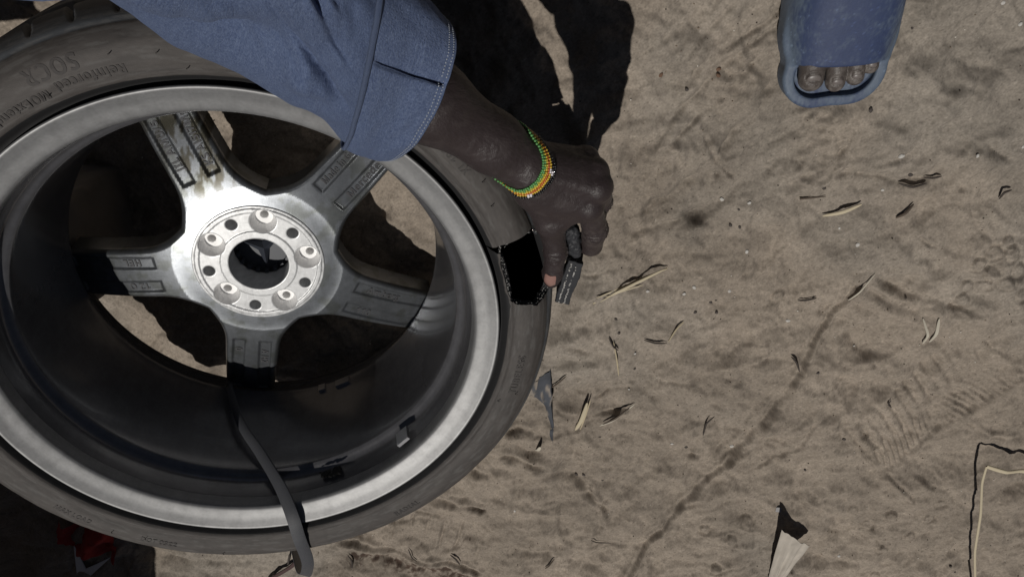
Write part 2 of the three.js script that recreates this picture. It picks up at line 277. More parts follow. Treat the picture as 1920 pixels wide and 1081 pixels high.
function groundY(x, z) {
  let h = 0.009 * fbm(x * 3.2, 1, z * 3.2, 2) + 0.016 * fbm(x * 7, 2, z * 9, 2) + 0.0115 * fbm(x * 15 + noise(x * 5, z * 5, 9), 4, z * 21 + x * 6, 2) + 0.0044 * fbm(x * 40 + 3 * noise(x * 7, z * 7, 1), 3, z * 46, 2) + 0.0013 * fbm(x * 130, 5, z * 130, 2);
  h += 0.0028 * (0.28 - Math.abs(noise(x * 24 + 0.6 * noise(x * 9, z * 9, 5), 6, z * 17)));
  { // overlapping crusts: level patches with small broken edges
    const wx = x + 0.012 * fbm(x * 16, 51, z * 16, 3), wz = z + 0.012 * fbm(x * 16, 53, z * 16, 3), q = (v, e) => sstep(-e, e, v);
    h += 0.0034 * q(noise(wx * 6.5, 61, wz * 9.5), 0.035) + 0.0024 * q(noise(wx * 14, 63, wz * 11) - 0.12, 0.05) + 0.002 * q(noise(wx * 27, 67, wz * 24) - 0.2, 0.05);
  }
  for (const f of FEAT) if (x > f[0] && x < f[1] && z > f[2] && z < f[3]) h += f[4](x, z);
  const bed = -0.235 + WC.y - (AX.x * x + AX.z * z) / AX.y - 0.002, d = Math.hypot(x, z); // the tyre presses into the sand where it touches
  if (d < 0.36 && bed < h) h = lerp(h, Math.min(h, bed), sstep(0.36, 0.33, d));
  return h;
}
const stain = [[[-0.0379, 0, 0.6452], [0.0242, 0, 0.6343], [0.0887, 0, 0.6469], [0.1529, 0, 0.6715], 0.013], [[-0.2649, 0, 0.26], [-0.2554, 0, 0.2743], [-0.2662, 0, 0.2849], [-0.271, 0, 0.2802], 0.012]];
{
  const axis = (a, b, s, far) => { const o = []; for (let v = a; v <= b + 1e-9; v += s) o.push(v); let st = s, lo = a, hi = b; while (hi < far) { st *= 1.45; lo -= st; hi += st; o.unshift(lo); o.push(hi); } return o; };
  const X = axis(-0.62, 1.32, 0.0021, 90), Z = axis(-0.37, 0.86, 0.0021, 90), nx = X.length, nz = Z.length, P = new Float32Array(nx * nz * 3), C = new Float32Array(nx * nz * 3), U = new Float32Array(nx * nz * 2), ix = [];
  for (let j = 0; j < nz; j++) for (let i = 0; i < nx; i++) {
    const k = j * nx + i, x = X[i], z = Z[j]; P[k * 3] = x; P[k * 3 + 1] = Math.abs(x) + Math.abs(z) > 6 ? 0 : groundY(x, z); P[k * 3 + 2] = z; U[k * 2] = x; U[k * 2 + 1] = z;
    const a = fbm(x * 5, 21, z * 5, 4) + 0.7 * fbm((x + z) * 4, 25, (z - x) * 16, 3), b = fbm(x * 40, 23, z * 40, 3), g = sstep(0.0, 0.5, fbm(x * 2.4 + 3, 29, z * 2.4, 3) + 0.15);
    let m = 1 + 0.2 * a + 0.13 * b; const sp = noise(x * 420, 31, z * 420); if (sp > 0.5) m *= 0.72; if (sp < -0.56) m *= 1.25;
    let c = [lerp(0.35, 0.345, g) * m, lerp(0.298, 0.307, g) * m, lerp(0.245, 0.263, g) * m];
    for (const s of stain) { const [d] = toLine(x, z, s.slice(0, 4)); const q = sstep(s[4] * 1.5, s[4] * 0.3, d + 0.02 * fbm(x * 60, 41, z * 60, 3)) * sstep(-0.25, 0.3, fbm(x * 130, 43, z * 130, 2) + 0.15); c = c.map((v, n) => v * (1 - q * [0.72, 0.78, 0.8][n])); }
    C.set(c, k * 3);
    if (i < nx - 1 && j < nz - 1) ix.push(k, k + nx, k + 1, k + 1, k + nx, k + nx + 1);
  }
  const g = new THREE.BufferGeometry();
  g.setAttribute('position', new THREE.BufferAttribute(P, 3)); g.setAttribute('uv', new THREE.BufferAttribute(U, 2)); g.setAttribute('color', new THREE.BufferAttribute(C, 3)); g.setIndex(ix); g.computeVertexNormals();
  const n = 512, w0 = white(3, n), w1 = soft(w0, n, 1), w3 = soft(white(5, n), n, 3);
  const grain = tex(n, (i, j) => { const k = j * n + i, v = 0.87 + 0.34 * (w1[k] - 0.5) + 0.4 * (w3[k] - 0.5), dark = w1[k] < 0.2 ? 0.82 : 1; return [v * dark, v * dark * 0.995, v * dark * 0.99]; });
  const bump = tex(n, (i, j) => { const k = j * n + i; return 0.5 + 0.9 * (w1[k] - 0.5) + 1.3 * (w3[k] - 0.5); }, false);
  const m = new THREE.MeshStandardMaterial({ vertexColors: true, roughness: 0.97, map: scaled(grain, 1 / 0.31), bumpMap: scaled(bump, 1 / 0.31), bumpScale: 0.00025 });
  const o = shadowed(new THREE.Mesh(g, m)); o.name = 'ground'; o.userData.kind = 'structure'; o.userData.label = 'trodden brown sand with tyre tracks and sole prints'; scene.add(o);
}
const on = (p, dy = 0) => [p[0], groundY(p[0], p[2]) + dy, p[2]];

// ---------- the wheel: alloy rim lying face down with a slashed low-profile tyre ----------
const wheel = holder('car_wheel', 'large five-spoke alloy car wheel with slashed black tyre lying on the sand', 'car wheel');
{
  const wx = V3(1, 0, 0).addScaledVector(AX, -AX.x).normalize(), wz = wx.clone().cross(AX);
  const m = new THREE.Matrix4().makeBasis(wx, AX, wz); wheel.quaternion.setFromRotationMatrix(m); wheel.position.copy(WC).addScaledVector(AX, -0.235);
}
const DY = 0.235; // wheel parts are drawn with the inner flange at y = 0
const wpart = (name, geo, mat, parent = wheel, label) => { if (parent === wheel) geo.translate(0, DY, 0); return part(name, geo, mat, parent, label); };
const wsub = (name, geo, mat, parent, label) => { geo.translate(0, DY, 0); return part(name, geo, mat, parent, label); };
const n256 = 256, scr0 = white(11, n256), scr1 = soft(scr0, n256, 1), scr6 = soft(white(12, n256), n256, 6), scr20 = soft(white(13, n256), n256, 18);
const metalRough = tex(n256, (i, j) => { const k = j * n256 + i; return [0, 0.42 + 1.6 * (scr20[k] - 0.5) * 2 + 0.9 * (scr6[k] - 0.5) + 0.15 * (scr1[k] - 0.5), 0.8]; }, false);
const metalTone = tex(n256, (i, j) => { const k = j * n256 + i, v = 0.86 + 2.2 * (scr20[k] - 0.5) + 0.7 * (scr6[k] - 0.5) + 0.12 * (scr1[k] - 0.5); return [v, v, v * 0.99]; });
const fineBump = tex(n256, (i, j) => { const k = j * n256 + i; return 0.5 + 0.7 * (scr1[k] - 0.5) + 0.8 * (scr6[k] - 0.5); }, false);
const MAT = {
  lip: new THREE.MeshPhysicalMaterial({ color: new THREE.Color(0.34, 0.34, 0.35), metalness: 0.55, roughness: 0.52, map: scaled(metalTone, 5), bumpMap: scaled(fineBump, 24), bumpScale: 0.00006 }),
  barrel: new THREE.MeshPhysicalMaterial({ color: new THREE.Color(0.17, 0.168, 0.182), metalness: 0.4, roughness: 0.26, clearcoat: 0.4, clearcoatRoughness: 0.12, map: scaled(metalTone, 4) }),
  spoke: new THREE.MeshPhysicalMaterial({ color: new THREE.Color(0.3, 0.318, 0.35), metalness: 0.8, roughness: 0.33, map: scaled(metalTone, 9), vertexColors: true, bumpMap: scaled(fineBump, 30), bumpScale: 0.00008 }),
  pad: new THREE.MeshStandardMaterial({ color: new THREE.Color(0.88, 0.89, 0.92), metalness: 0.15, roughness: 0.32, map: scaled(metalTone, 14), vertexColors: true }),
  seat: new THREE.MeshStandardMaterial({ color: new THREE.Color(0.84, 0.835, 0.83), roughness: 0.6, metalness: 0.15 }),
  letter: new THREE.MeshStandardMaterial({ color: new THREE.Color(0.075, 0.075, 0.08), metalness: 0.3, roughness: 0.6 }),
  cap: new THREE.MeshStandardMaterial({ color: new THREE.Color(0.035, 0.04, 0.052), roughness: 0.45 }),
  weight: new THREE.MeshStandardMaterial({ color: new THREE.Color(0.5, 0.5, 0.52), metalness: 0.85, roughness: 0.3 }),
  tar: new THREE.MeshStandardMaterial({ color: new THREE.Color(0.012, 0.011, 0.01), roughness: 0.8 }),
};
function lathe(pts, seg = 220) { // smooth revolved profile, millimetres
  const g = new THREE.LatheGeometry(pts.map(([r, y]) => new THREE.Vector2(r / 1000, y / 1000)), seg);
  const p = g.attributes.position, uv = g.attributes.uv; for (let i = 0; i < p.count; i++) uv.setXY(i, Math.round(uv.getX(i) * 1e6) / 1e6 * 1.5, p.getY(i) + Math.hypot(p.getX(i), p.getZ(i))); return g;
}
function spline(pts, n) { const c = new THREE.SplineCurve(pts.map((p) => new THREE.Vector2(...p))); return c.getPoints(n).map((p) => [p.x, p.y]); }
// flange lip and the barrel behind it
wpart('rim_lip', lathe([...spline([[233.4, -26], [233.8, -20], [234.6, -13.6], [236, -11], [239, -9.2], [248, -6], [254.5, -3], [257.6, -1.6], [259.4, -1.8], [260, -3.6], [259, -7], [256, -10]], 44), [248, -13], [243.5, -22], [239, -28], [235, -28], [233.4, -26]]), MAT.lip, wheel, 'dull silver rim flange with fine scratches');
wpart('barrel', lathe([...spline([[233.3, -26.2], [231.6, -36], [230, -46], [227, -51], [222, -55], [219.6, -61], [217, -90], [213, -140], [209.5, -176], [208, -187], [208.4, -191.5], [211, -193.5]], 60), [217, -198], [219, -215], [222, -228], [232, -234], [246, -233], [247, -229], [240, -222], [236, -205], [224, -190], [221, -140], [225, -80], [232, -58], [238, -50], [240, -29.5], [236, -28.4], [233.3, -26.2]].reverse()), MAT.barrel, wheel, 'dark grey barrel wall');

// spokes and centre: one height field with openings, then split
const SPOKE0 = -40, LUG0 = -76;
const topY = (r) => r < 66 ? -167 : r < 96 ? lerp(-167, -169, sstep(66, 96, r)) : -169 - (r - 96) * 0.17 - 0.0011 * (r - 96) ** 2;
function spokeFrame(x, z) { const th = Math.atan2(z, x) / R - SPOKE0, k = Math.round(th / 72), a = (SPOKE0 + k * 72) * R; return [x * Math.cos(a) + z * Math.sin(a), -x * Math.sin(a) + z * Math.cos(a), ((k % 5) + 5) % 5]; }
function pocket(u, w) { let d = 1e9; for (const s of [-1, 1]) { const c = 15.5 + (u - 110) * 0.012, dw = Math.abs(w * s - c) - 7, du = Math.abs(u - 164) - 48; d = Math.min(d, Math.max(dw, du)); } return d; }
function centreSdf(x, y, z) {
  const r = Math.hypot(x, z), [u, w] = spokeFrame(x, z);
  const half = 33.5 - 0.022 * (u - 90), bar = Math.max(Math.abs(w) - half, 40 - u), d2 = smin(r - 88, bar, 42);
  let t = topY(r);
  t -= 2.2 * sstep(1.6, -1.6, pocket(u, w));
  const bevel = Math.max(0, 5 + d2); t -= bevel * bevel * 0.22 * (bevel > 0 && d2 > -5 ? 1 : 0); // rounded shoulders along the openings
  let d = smax(smax(d2, y - t, 2.5), t - 34 - y, 3);
  d = Math.max(d, 71 - r, r - 216);
  return d;
}
{
  const dirt = (x, y, z) => { const s = sstep(0.02, 0.4, fbm(x / 22, y / 22, z / 22, 4) + 0.12 * noise(x / 3, 5, z / 3)), m = 1 - 0.2 * s, a = Math.atan2(z, x) / R, smear = sstep(22, 6, Math.abs(a + 108)) * sstep(0.0, 0.35, fbm(x / 9, 9, z / 26, 3) + 0.1) * sstep(85, 110, Math.hypot(x, z)); return [m * (1 - 0.62 * smear), m * (1 - 0.66 * smear), m * (1 - 0.74 * smear) * (1 - 0.07 * s)]; };
  const g = nets(centreSdf, [-219, -262, -219], [219, -160, 219], 1.7, dirt);
  const sector = (x, z) => spokeFrame(x * 1000, z * 1000)[2];
  wpart('hub_centre', pick(g, (x, y, z) => Math.hypot(x, z) < 0.1), MAT.spoke);
  const words = [['Made in Germany', 'Mercedes'], ['Amberg', '110'], ['A H2', '0'], ['12 O', 'HEL'], ['JIL AMU/5', 'KS AlSi7Mg']];
  for (let k = 0; k < 5; k++) {
    const sp = wpart('spoke', pick(g, (x, y, z) => Math.hypot(x, z) >= 0.1 && sector(x, z) === k), MAT.spoke, wheel, k === 4 ? 'spoke with stained grey back and two lines of cast lettering' : undefined);
    const a = (SPOKE0 + 72 * k) * R;
    [-1, 1].forEach((s, q) => {
      const str = words[k][q], t = letters(str, 8.6, 1.6), len = t.boundingBox.max.x, p = t.attributes.position, u0 = str.length > 9 ? 124 : 131, nrm = t.attributes.normal;
      // reading outward from the hub; letter tops on the far side of the wheel's turn
      for (let i = 0; i < p.count; i++) { const u = u0 + p.getX(i) * Math.min(1, 74 / len), w = s * (15.5 + (u - 110) * 0.012) - (p.getY(i) - 4.2), r = Math.hypot(u, w), h = topY(r) - 2.2 + p.getZ(i) - 0.6; p.setXYZ(i, (u * Math.cos(a) - w * Math.sin(a)) / 1000, h / 1000, (u * Math.sin(a) + w * Math.cos(a)) / 1000); }
      t.computeVertexNormals(); wsub('lettering', t, MAT.letter, sp, 'raised cast lettering');
    });
  }
}
// machined mounting face with conical bolt seats and small holes
{
  const lug = (x, y, z) => { let d = 1e9; for (let k = 0; k < 5; k++) { const a = (LUG0 + 72 * k) * R, q = Math.hypot(x - 56 * Math.cos(a), z - 56 * Math.sin(a)), t = -165 - y; d = Math.min(d, Math.max(q - lerp(14.4, 10, sstep(0, 15, t)), t - 15)); d = Math.min(d, Math.hypot(x - 58 * Math.cos(a), z - 58 * Math.sin(a)) - 4.6); const b = (SPOKE0 + 72 * k) * R; d = Math.min(d, Math.hypot(x - 57 * Math.cos(b), z - 57 * Math.sin(b)) - 6.4); } return d; };
  const f = (x, y, z) => {
    const r = Math.hypot(x, z); let t = -164.5; t -= 1.1 * sstep(66.5, 65.5, r) * sstep(42.5, 43.5, r); t -= 1.2 * sstep(70.5, 71.5, r);
    let d = smax(smax(r - 74.4, y - t, 1.2), smax(33.6 - r, -205 - y, 1), 1.2); d = smax(d, -lug(x, y, z), 1.2); return d;
  };
  const paint = (x, y, z) => { const r = Math.hypot(x, z), edge = sstep(66, 72, r) * sstep(-0.1, 0.25, fbm(x / 9, 4, z / 9, 3)), m = 1 - 0.25 * edge - 0.1 * sstep(0.1, 0.5, fbm(x / 14, 8, z / 14, 3)); return [m, m, m]; };
  const face = nets(f, [-77, -208, -77], [77, -161, 77], 1.05, paint), seatOf = (x, y, z) => { for (let k = 0; k < 5; k++) { const a = (LUG0 + 72 * k) * R; if (Math.hypot(x * 1000 - 56 * Math.cos(a), z * 1000 - 56 * Math.sin(a)) < 14.7 && y * 1000 < -165.9) return k; } return -1; };
  wpart('mounting_face', pick(face, (x, y, z) => seatOf(x, y, z) < 0), MAT.pad, wheel, 'bright machined mounting ring');
  for (let k = 0; k < 5; k++) wpart('bolt_seat', pick(face, (x, y, z) => seatOf(x, y, z) === k), MAT.seat, wheel, 'conical bolt seat with a small hole');
}
// centre cap seen from behind through the bore, with its three-pointed star
{
  const capG = new THREE.CylinderGeometry(0.041, 0.041, 0.006, 48); capG.translate(0, -0.2135, 0);
  const cap = wpart('centre_cap', join([capG, ...Array.from({ length: 18 }, (_, i) => { const b = box(0.0045, 0.012, 0.0032); b.translate(0, -0.207, 0.0305); b.rotateY(i / 18 * Math.PI * 2); return b; })]), MAT.cap, wheel, 'black plastic centre cap seen from behind');
  const P = [], c = [0.002, -0.2, -0.002], ring = [];
  for (let k = 0; k < 6; k++) { const a = (-152 + 60 * k) * R, q = k % 2 ? 0.0075 : 0.026; ring.push([q * Math.cos(a), k % 2 ? -0.2085 : -0.2045, q * Math.sin(a)]); }
  for (let k = 0; k < 6; k++) { const a = ring[k], b = ring[(k + 1) % 6]; P.push(...c, ...b, ...a); const lo = (v) => [v[0], -0.2115, v[2]]; P.push(...a, ...b, ...lo(b), ...a, ...lo(b), ...lo(a)); }
  const s = new THREE.BufferGeometry(); s.setAttribute('position', new THREE.Float32BufferAttribute(P, 3)); s.computeVertexNormals(); wsub('star', s, MAT.cap, cap, 'raised three-pointed star');
}
// stick-on balance weights inside the barrel
function onBarrel(g, deg, r, y, lean = 0.03) { g.rotateX(lean); g.translate(0, 0, r / 1000); g.rotateY((90 - deg) * R); g.translate(0, y / 1000, 0); return g; }
for (const [deg, y, w, h, r] of [[69.5, -178, 0.019, 0.011, 207.5], [77.5, -180, 0.0085, 0.011, 207.5], [49, -33, 0.017, 0.019, 226]]) wpart('wheel_weight', onBarrel(new THREE.BoxGeometry(w, h, 0.0042), deg, r, y, 0.05), MAT.weight, wheel, 'small bright stick-on balance weight');
{
  const r = rng(5), list = []; for (let i = 0; i < 34; i++) { const s = 0.0012 + 0.0022 * r(), g = new THREE.IcosahedronGeometry(s, 0); g.scale(1, 1.3, 0.3); list.push(onBarrel(g, 75 + (r() - 0.5) * 6.4, 227.4, -38 + (r() - 0.5) * 11)); }
  wpart('tar_smudge', join(list), MAT.tar, wheel, 'black smudge of tar on the barrel');
}

// tyre: outer skin, inner liner and the cut edges of the slashed window
const TH0 = -19 * R, TH1 = -3.4 * R;
const prof = spline([[249, -17], [256, -13.5], [262.5, -10.5], [265.5, -6], [268.5, -1.4], [272, 0.8], [276, 0.4], [283, 2.2], [292, 2.2], [300, 0.2], [306.5, -4.6], [310.5, -9.5], [315.5, -16], [319.5, -26], [323, -42], [325, -70], [325.6, -115], [325, -160], [323, -188], [319.5, -204], [314, -216], [304, -228], [290, -235], [274, -235], [262, -229], [252, -224]], 240);
const rubberN = 240;
function profAt(s) { const q = clamp(s, 0, 1) * rubberN, i = Math.min(rubberN - 1, Math.floor(q)), t = q - i, a = prof[i], b = prof[i + 1]; return [lerp(a[0], b[0], t), lerp(a[1], b[1], t)]; }
function sFor(r) { for (let i = 0; i < rubberN; i++) if (prof[i][0] >= r) return i / rubberN; return 1; }
const S0 = sFor(270), S1 = sFor(319);
const pull = (th, s) => Math.exp(-(((th + 12.5 * R) / (6.2 * R)) ** 2)) * sstep(S1 - 0.09, S1 + 0.02, s) * sstep(0.62, 0.4, s);
function tyrePoint(th, s, inward) {
  const nearWin = sstep(7 * R, 1 * R, Math.max(0, TH0 - th, th - TH1)) * sstep(0.1, 0.0, Math.max(0, S0 - s, s - S1));
  { // the opening is rounded and ragged, not a clean rectangle
    const u = (th - (TH0 + TH1) / 2) / ((TH1 - TH0) / 2), v = (s - (S0 + S1) / 2) / ((S1 - S0) / 2), m = Math.max(Math.abs(u), Math.abs(v));
    if (m > 0.6 && m < 2.2) { const p = 2.7, k = m / ((Math.abs(u) ** p + Math.abs(v) ** p) ** (1 / p)), w = sstep(2.1, 1, m) * (m >= 0.98 ? 1 : 0), q = lerp(1, k, w) * (1 + 0.07 * w * noise(u * 3.1, v * 3.1, 7) + 0.03 * w * noise(u * 9, v * 9, 8)); th = (TH0 + TH1) / 2 + u * q * (TH1 - TH0) / 2; s = (S0 + S1) / 2 + v * q * (S1 - S0) / 2; }
  }
  th += nearWin * (0.008 * fbm(s * 40, th * 20, 1, 3)); s = clamp(s + nearWin * 0.006 * fbm(th * 60, s * 30, 2, 3), 0, 1);
  const [r0, y0] = profAt(s), [ra, ya] = profAt(s - 0.004), [rb, yb] = profAt(s + 0.004), l = Math.hypot(rb - ra, yb - ya) || 1, nr = -(yb - ya) / l, ny = (rb - ra) / l;
  let d = 0;
  if (!inward) {
    const deg = th / R;
    if (y0 < -30 && y0 > -212) for (const c of [-72, -118, -164]) d -= 6.5 * sstep(5.4, 4.2, Math.abs(y0 - c)); // ring grooves
    const t = sstep(-17, -62, y0), slot = deg + 1.9 * t, q = (slot / 6.5 - Math.floor(slot / 6.5) - 0.5) * 6.5;
    if (y0 < -19 && y0 > -200) d -= 5 * sstep(lerp(0.32, 0.62, sstep(-20, -38, y0)), 0.12, Math.abs(q)) * sstep(-19, -27, y0); // shoulder slots
    d -= 1.3 * Math.exp(-(((y0 + 12.6) / 2.2) ** 2)) * (r0 > 300 ? 1 : 0); // line between sidewall and shoulder
    d += 0.22 * fbm(Math.cos(th) * 22, y0 * 0.05, Math.sin(th) * 22, 3);
    if (r0 < 300 && y0 > -8 && r0 > 276) d += 0.5 * sstep(0.02, 0.05, Math.abs(noise(th * 9, r0 * 0.05, 3)) * (r0 > 281 && r0 < 298 ? 1 : 0)) * 0;
  } else d = -inward;
  const p = pull(th, s), r = r0 + nr * d + 33 * p, y = y0 + ny * d - 3 * p;
  return [r * Math.cos(th) / 1000, y / 1000, r * Math.sin(th) / 1000];
}
const rubberTone = (th, s) => { const [r, y] = profAt(s), side = sstep(312, 304, r) * (y > -60 ? 1 : 0), c = Math.cos(th) * 8, d = Math.sin(th) * 8, a = 1 + 0.28 * fbm(c, s * 30, d, 4) + 0.15 * fbm(c * 7, s * 120, d * 7, 3), dust = sstep(0.02, 0.45, fbm(c * 1.7, s * 60, d * 1.7, 4) + (r > 304 && r < 320 ? 0.16 : -0.08)); const clean = r < 268.5 && y > -60, base = clean ? [0.012, 0.012, 0.013] : side ? [0.062, 0.055, 0.051] : [0.05, 0.054, 0.06]; if (clean) return base; return base.map((v, i) => lerp(v * a, [0.12, 0.115, 0.11][i], 0.42 * dust)); };
function tyrePatch(t0, t1, s0, s1, nt, ns, inward = 0) { return sheet(ns, nt, (i, j) => tyrePoint(lerp(t0, t1, j), lerp(s0, s1, i), inward), { paint: (i, j) => inward ? [0.035, 0.035, 0.037] : rubberTone(lerp(t0, t1, j), lerp(s0, s1, i)), uv: (i, j) => [lerp(t0, t1, j) * 0.3, lerp(s0, s1, i) * 0.5] }); }
const rubber = new THREE.MeshStandardMaterial({ vertexColors: true, roughness: 0.72, side: THREE.DoubleSide, bumpMap: scaled(fineBump, 14), bumpScale: 0.0003 });
const WIN = [];
const winN = 22, winS = 16;
let tyre;
{
  const full = TH0 + 2 * Math.PI, list = [];
  for (const inward of [0, 9]) {
    const nt = inward ? 240 : 1150, ns = inward ? 60 : 150;
    list.push(tyrePatch(TH1, full, 0, 1, nt, ns, inward), tyrePatch(TH0, TH1, 0, S0, 52, 24, inward), tyrePatch(TH0, TH1, S1, 1, 52, 90, inward));
  }
  // walls of the window through the rubber
  const loop = []; for (let i = 0; i < winN; i++) loop.push([lerp(TH0, TH1, i / winN), S0]); for (let i = 0; i < winS; i++) loop.push([TH1, lerp(S0, S1, i / winS)]); for (let i = 0; i < winN; i++) loop.push([lerp(TH1, TH0, i / winN), S1]); for (let i = 0; i <= winS; i++) loop.push([TH0, lerp(S1, S0, i / winS)]);
  list.push(sheet(4, loop.length, (i, j, a, b) => { const [t, s] = loop[b], o = tyrePoint(t, s, 0), q = tyrePoint(t, s, 9), w = 0.0008 * noise(t * 200, s * 300, i * 3); return [lerp(o[0], q[0], i) + w, lerp(o[1], q[1], i), lerp(o[2], q[2], i) + w]; }, { paint: () => [0.034, 0.034, 0.036] }));
  for (const g of list) g.deleteAttribute('normal');
  const all = mergeGeometries(list); all.computeVertexNormals();
  tyre = wpart('tyre', all, rubber, wheel, 'dusty black tyre with a window cut through its sidewall');
  // pale cord ends along the cut edges
  const r = rng(17), cords = [];
  for (let k = 0; k < loop.length - 1; k++) for (let m = 0; m < 4; m++) {
    const f = (m + r()) / 4, t = lerp(loop[k][0], loop[k + 1][0], f), s = lerp(loop[k][1], loop[k + 1][1], f), o = tyrePoint(t, s, 0), q = tyrePoint(t, s, 9);
    for (const u of [0.3, 0.68]) { if (r() < 0.35 + 0.5 * sstep(-0.1, 0.2, noise(t * 60, s * 90, u * 4))) continue; const g = new THREE.IcosahedronGeometry(0.0004 + 0.0005 * r(), 0); g.translate(lerp(o[0], q[0], u) + (r() - 0.5) * 0.0012, lerp(o[1], q[1], u) + 0.0006, lerp(o[2], q[2], u) + (r() - 0.5) * 0.0012); cords.push(g); }
  }
  const cm = new THREE.MeshStandardMaterial({ color: new THREE.Color(0.3, 0.295, 0.285), roughness: 0.6 });
  const co = wsub('cord_ends', join(cords), cm, tyre, 'pale frayed cord ends along the cut'); co.userData.kind = 'stuff';
  // sidewall lettering, low relief; read from the far side of the wheel
  const lm = new THREE.MeshStandardMaterial({ color: new THREE.Color(0.05, 0.045, 0.043), roughness: 0.75 });
  for (const [str, deg, rad, size] of [['Reinforced', -103, 279, 8], ['MOExtended', -117, 277, 7.5], ['SOCR', -108, 293, 13], ['XL 101Y', -40, 287, 8], ['TUBELESS', 14, 287, 8], ['DOT 0322', 118, 289, 6.5], ['RADIAL', 60, 290, 7], ['MAX LOAD', 137, 288, 6]]) {
    const t = letters(str, size, 1), w = t.boundingBox.max.x, p = t.attributes.position;
    for (let i = 0; i < p.count; i++) { const rr = rad - (p.getY(i) - size / 2), th = deg * R - (p.getX(i) - w / 2) / rad, s = sFor(rr), y = profAt(s)[1]; p.setXYZ(i, rr * Math.cos(th) / 1000, (y - 0.5 + p.getZ(i) * 1.0) / 1000, rr * Math.sin(th) / 1000); }
    t.computeVertexNormals(); wsub('lettering', t, lm, tyre, 'low raised sidewall lettering');
  }
  // thin moulding whiskers
  for (const [deg, rad] of [[-121, 284], [-111, 276], [-99, 292], [-92, 288], [-88, 274], [10, 286], [19, 291], [22, 276], [121, 288], [128, 292], [104, 297], [-28, 286], [-33, 292]]) {
    const s = sFor(rad), y = profAt(s)[1], th = deg * R, o = V3(rad * Math.cos(th) / 1000, y / 1000 - 0.0004, rad * Math.sin(th) / 1000), g = new THREE.TubeGeometry(new THREE.QuadraticBezierCurve3(o, o.clone().add(V3(0.0006, 0.003, 0.0006)), o.clone().add(V3(0.0022, 0.0042, -0.0016))), 5, 0.0004, 5); wsub('moulding_whisker', g, lm, tyre);
  }
}

// ---------- the man whose left hand holds the torn tyre ----------
const J = (p, r) => [p[0] * 1000, p[1] * 1000, p[2] * 1000, r];
const sub3 = (a, b) => [a[0] - b[0], a[1] - b[1], a[2] - b[2]], unit = (a) => { const l = Math.hypot(a[0], a[1], a[2]); return [a[0] / l, a[1] / l, a[2] / l]; };
const chainSdf = (x, y, z, list, k) => { let d = 1e9; for (const [a, b] of list) d = smin(d, cone(x, y, z, a, b), k); return d; };
const skinBump = (() => { const n = 256, a = soft(white(21, n), n, 1), b = soft(white(22, n), n, 3), c = soft(white(23, n), n, 8); return tex(n, (i, j) => { const k = j * n + i; return 0.5 + 0.35 * (a[k] - 0.5) + 0.9 * (b[k] - 0.5) + 1.2 * (c[k] - 0.5); }, false); })();
const skin = new THREE.MeshPhysicalMaterial({ vertexColors: true, roughness: 0.5, sheen: 0.25, sheenRoughness: 0.6, sheenColor: new THREE.Color(0.3, 0.27, 0.26), bumpMap: scaled(skinBump, 16), bumpScale: 0.001 });
const nailMat = new THREE.MeshPhysicalMaterial({ color: new THREE.Color(0.3, 0.17, 0.145), roughness: 0.3, clearcoat: 0.5, clearcoatRoughness: 0.25 });

const man = holder('person', 'person in blue denim sleeve gripping the slashed edge of the tyre', 'person');
const elbow = J([0.1258, 0.365, -0.3209], 40), fore = J([0.2085, 0.33, -0.2568], 30), wristA = J([0.2548, 0.303, -0.2159], 23.5), wristB = J([0.2761, 0.292, -0.1978], 20);
const hand = (() => {
  const K2 = J([0.3364, 0.275, -0.1519], 12), K3 = J([0.3427, 0.281, -0.1716], 12), K4 = J([0.3403, 0.275, -0.1839], 10.8), K5 = J([0.3318, 0.264, -0.1905], 10);
  const w2 = J([0.2841, 0.295, -0.1859], 14), w3 = J([0.285, 0.297, -0.1942], 14), w4 = J([0.2839, 0.294, -0.1997], 13), w5 = J([0.2817, 0.289, -0.2035], 11.5);
  const pads = [J([0.3106, 0.276, -0.1596], 15.5), J([0.314, 0.279, -0.1729], 14.5), J([0.3108, 0.274, -0.1827], 13)];
  const metas = [[wristB, w2], [wristB, w4], [w2, K2], [w3, K3], [w4, K4], [w5, K5], [w2, pads[0]], [w3, pads[1]], [w4, pads[2]], [pads[0], K2], [pads[1], K3], [pads[2], K5]];
  const idx = [K2, J([0.3442, 0.25, -0.1168], 11.8), J([0.3418, 0.226, -0.0896], 11), J([0.3306, 0.204, -0.0821], 9.6)];
  const mid = [K3, J([0.3467, 0.248, -0.1451], 11.5), J([0.3446, 0.216, -0.1183], 10.5), J([0.3369, 0.198, -0.1091], 9.5)];
  const ring = [K4, J([0.3429, 0.244, -0.1612], 11), J([0.3397, 0.212, -0.1355], 10), J([0.3319, 0.196, -0.1253], 9)];
  const little = [K5, J([0.3365, 0.24, -0.1739], 9.8), J([0.3337, 0.214, -0.1525], 9), J([0.327, 0.2, -0.1403], 8)];
  const thumb = [J([0.2872, 0.282, -0.1702], 17.5), J([0.3024, 0.264, -0.1313], 13), J([0.3078, 0.246, -0.0911], 10.8), J([0.3051, 0.233, -0.0597], 9.6), J([0.3042, 0.228, -0.0484], 7.6)];
  const web = [[thumb[1], J([0.3215, 0.268, -0.1427], 12)], [thumb[0], pads[0]]];
  return { metas, idx, mid, ring, little, thumb, web, K: [K2, K3, K4, K5] };
})();
const bones = (a) => a.slice(1).map((b, i) => [a[i], b]);
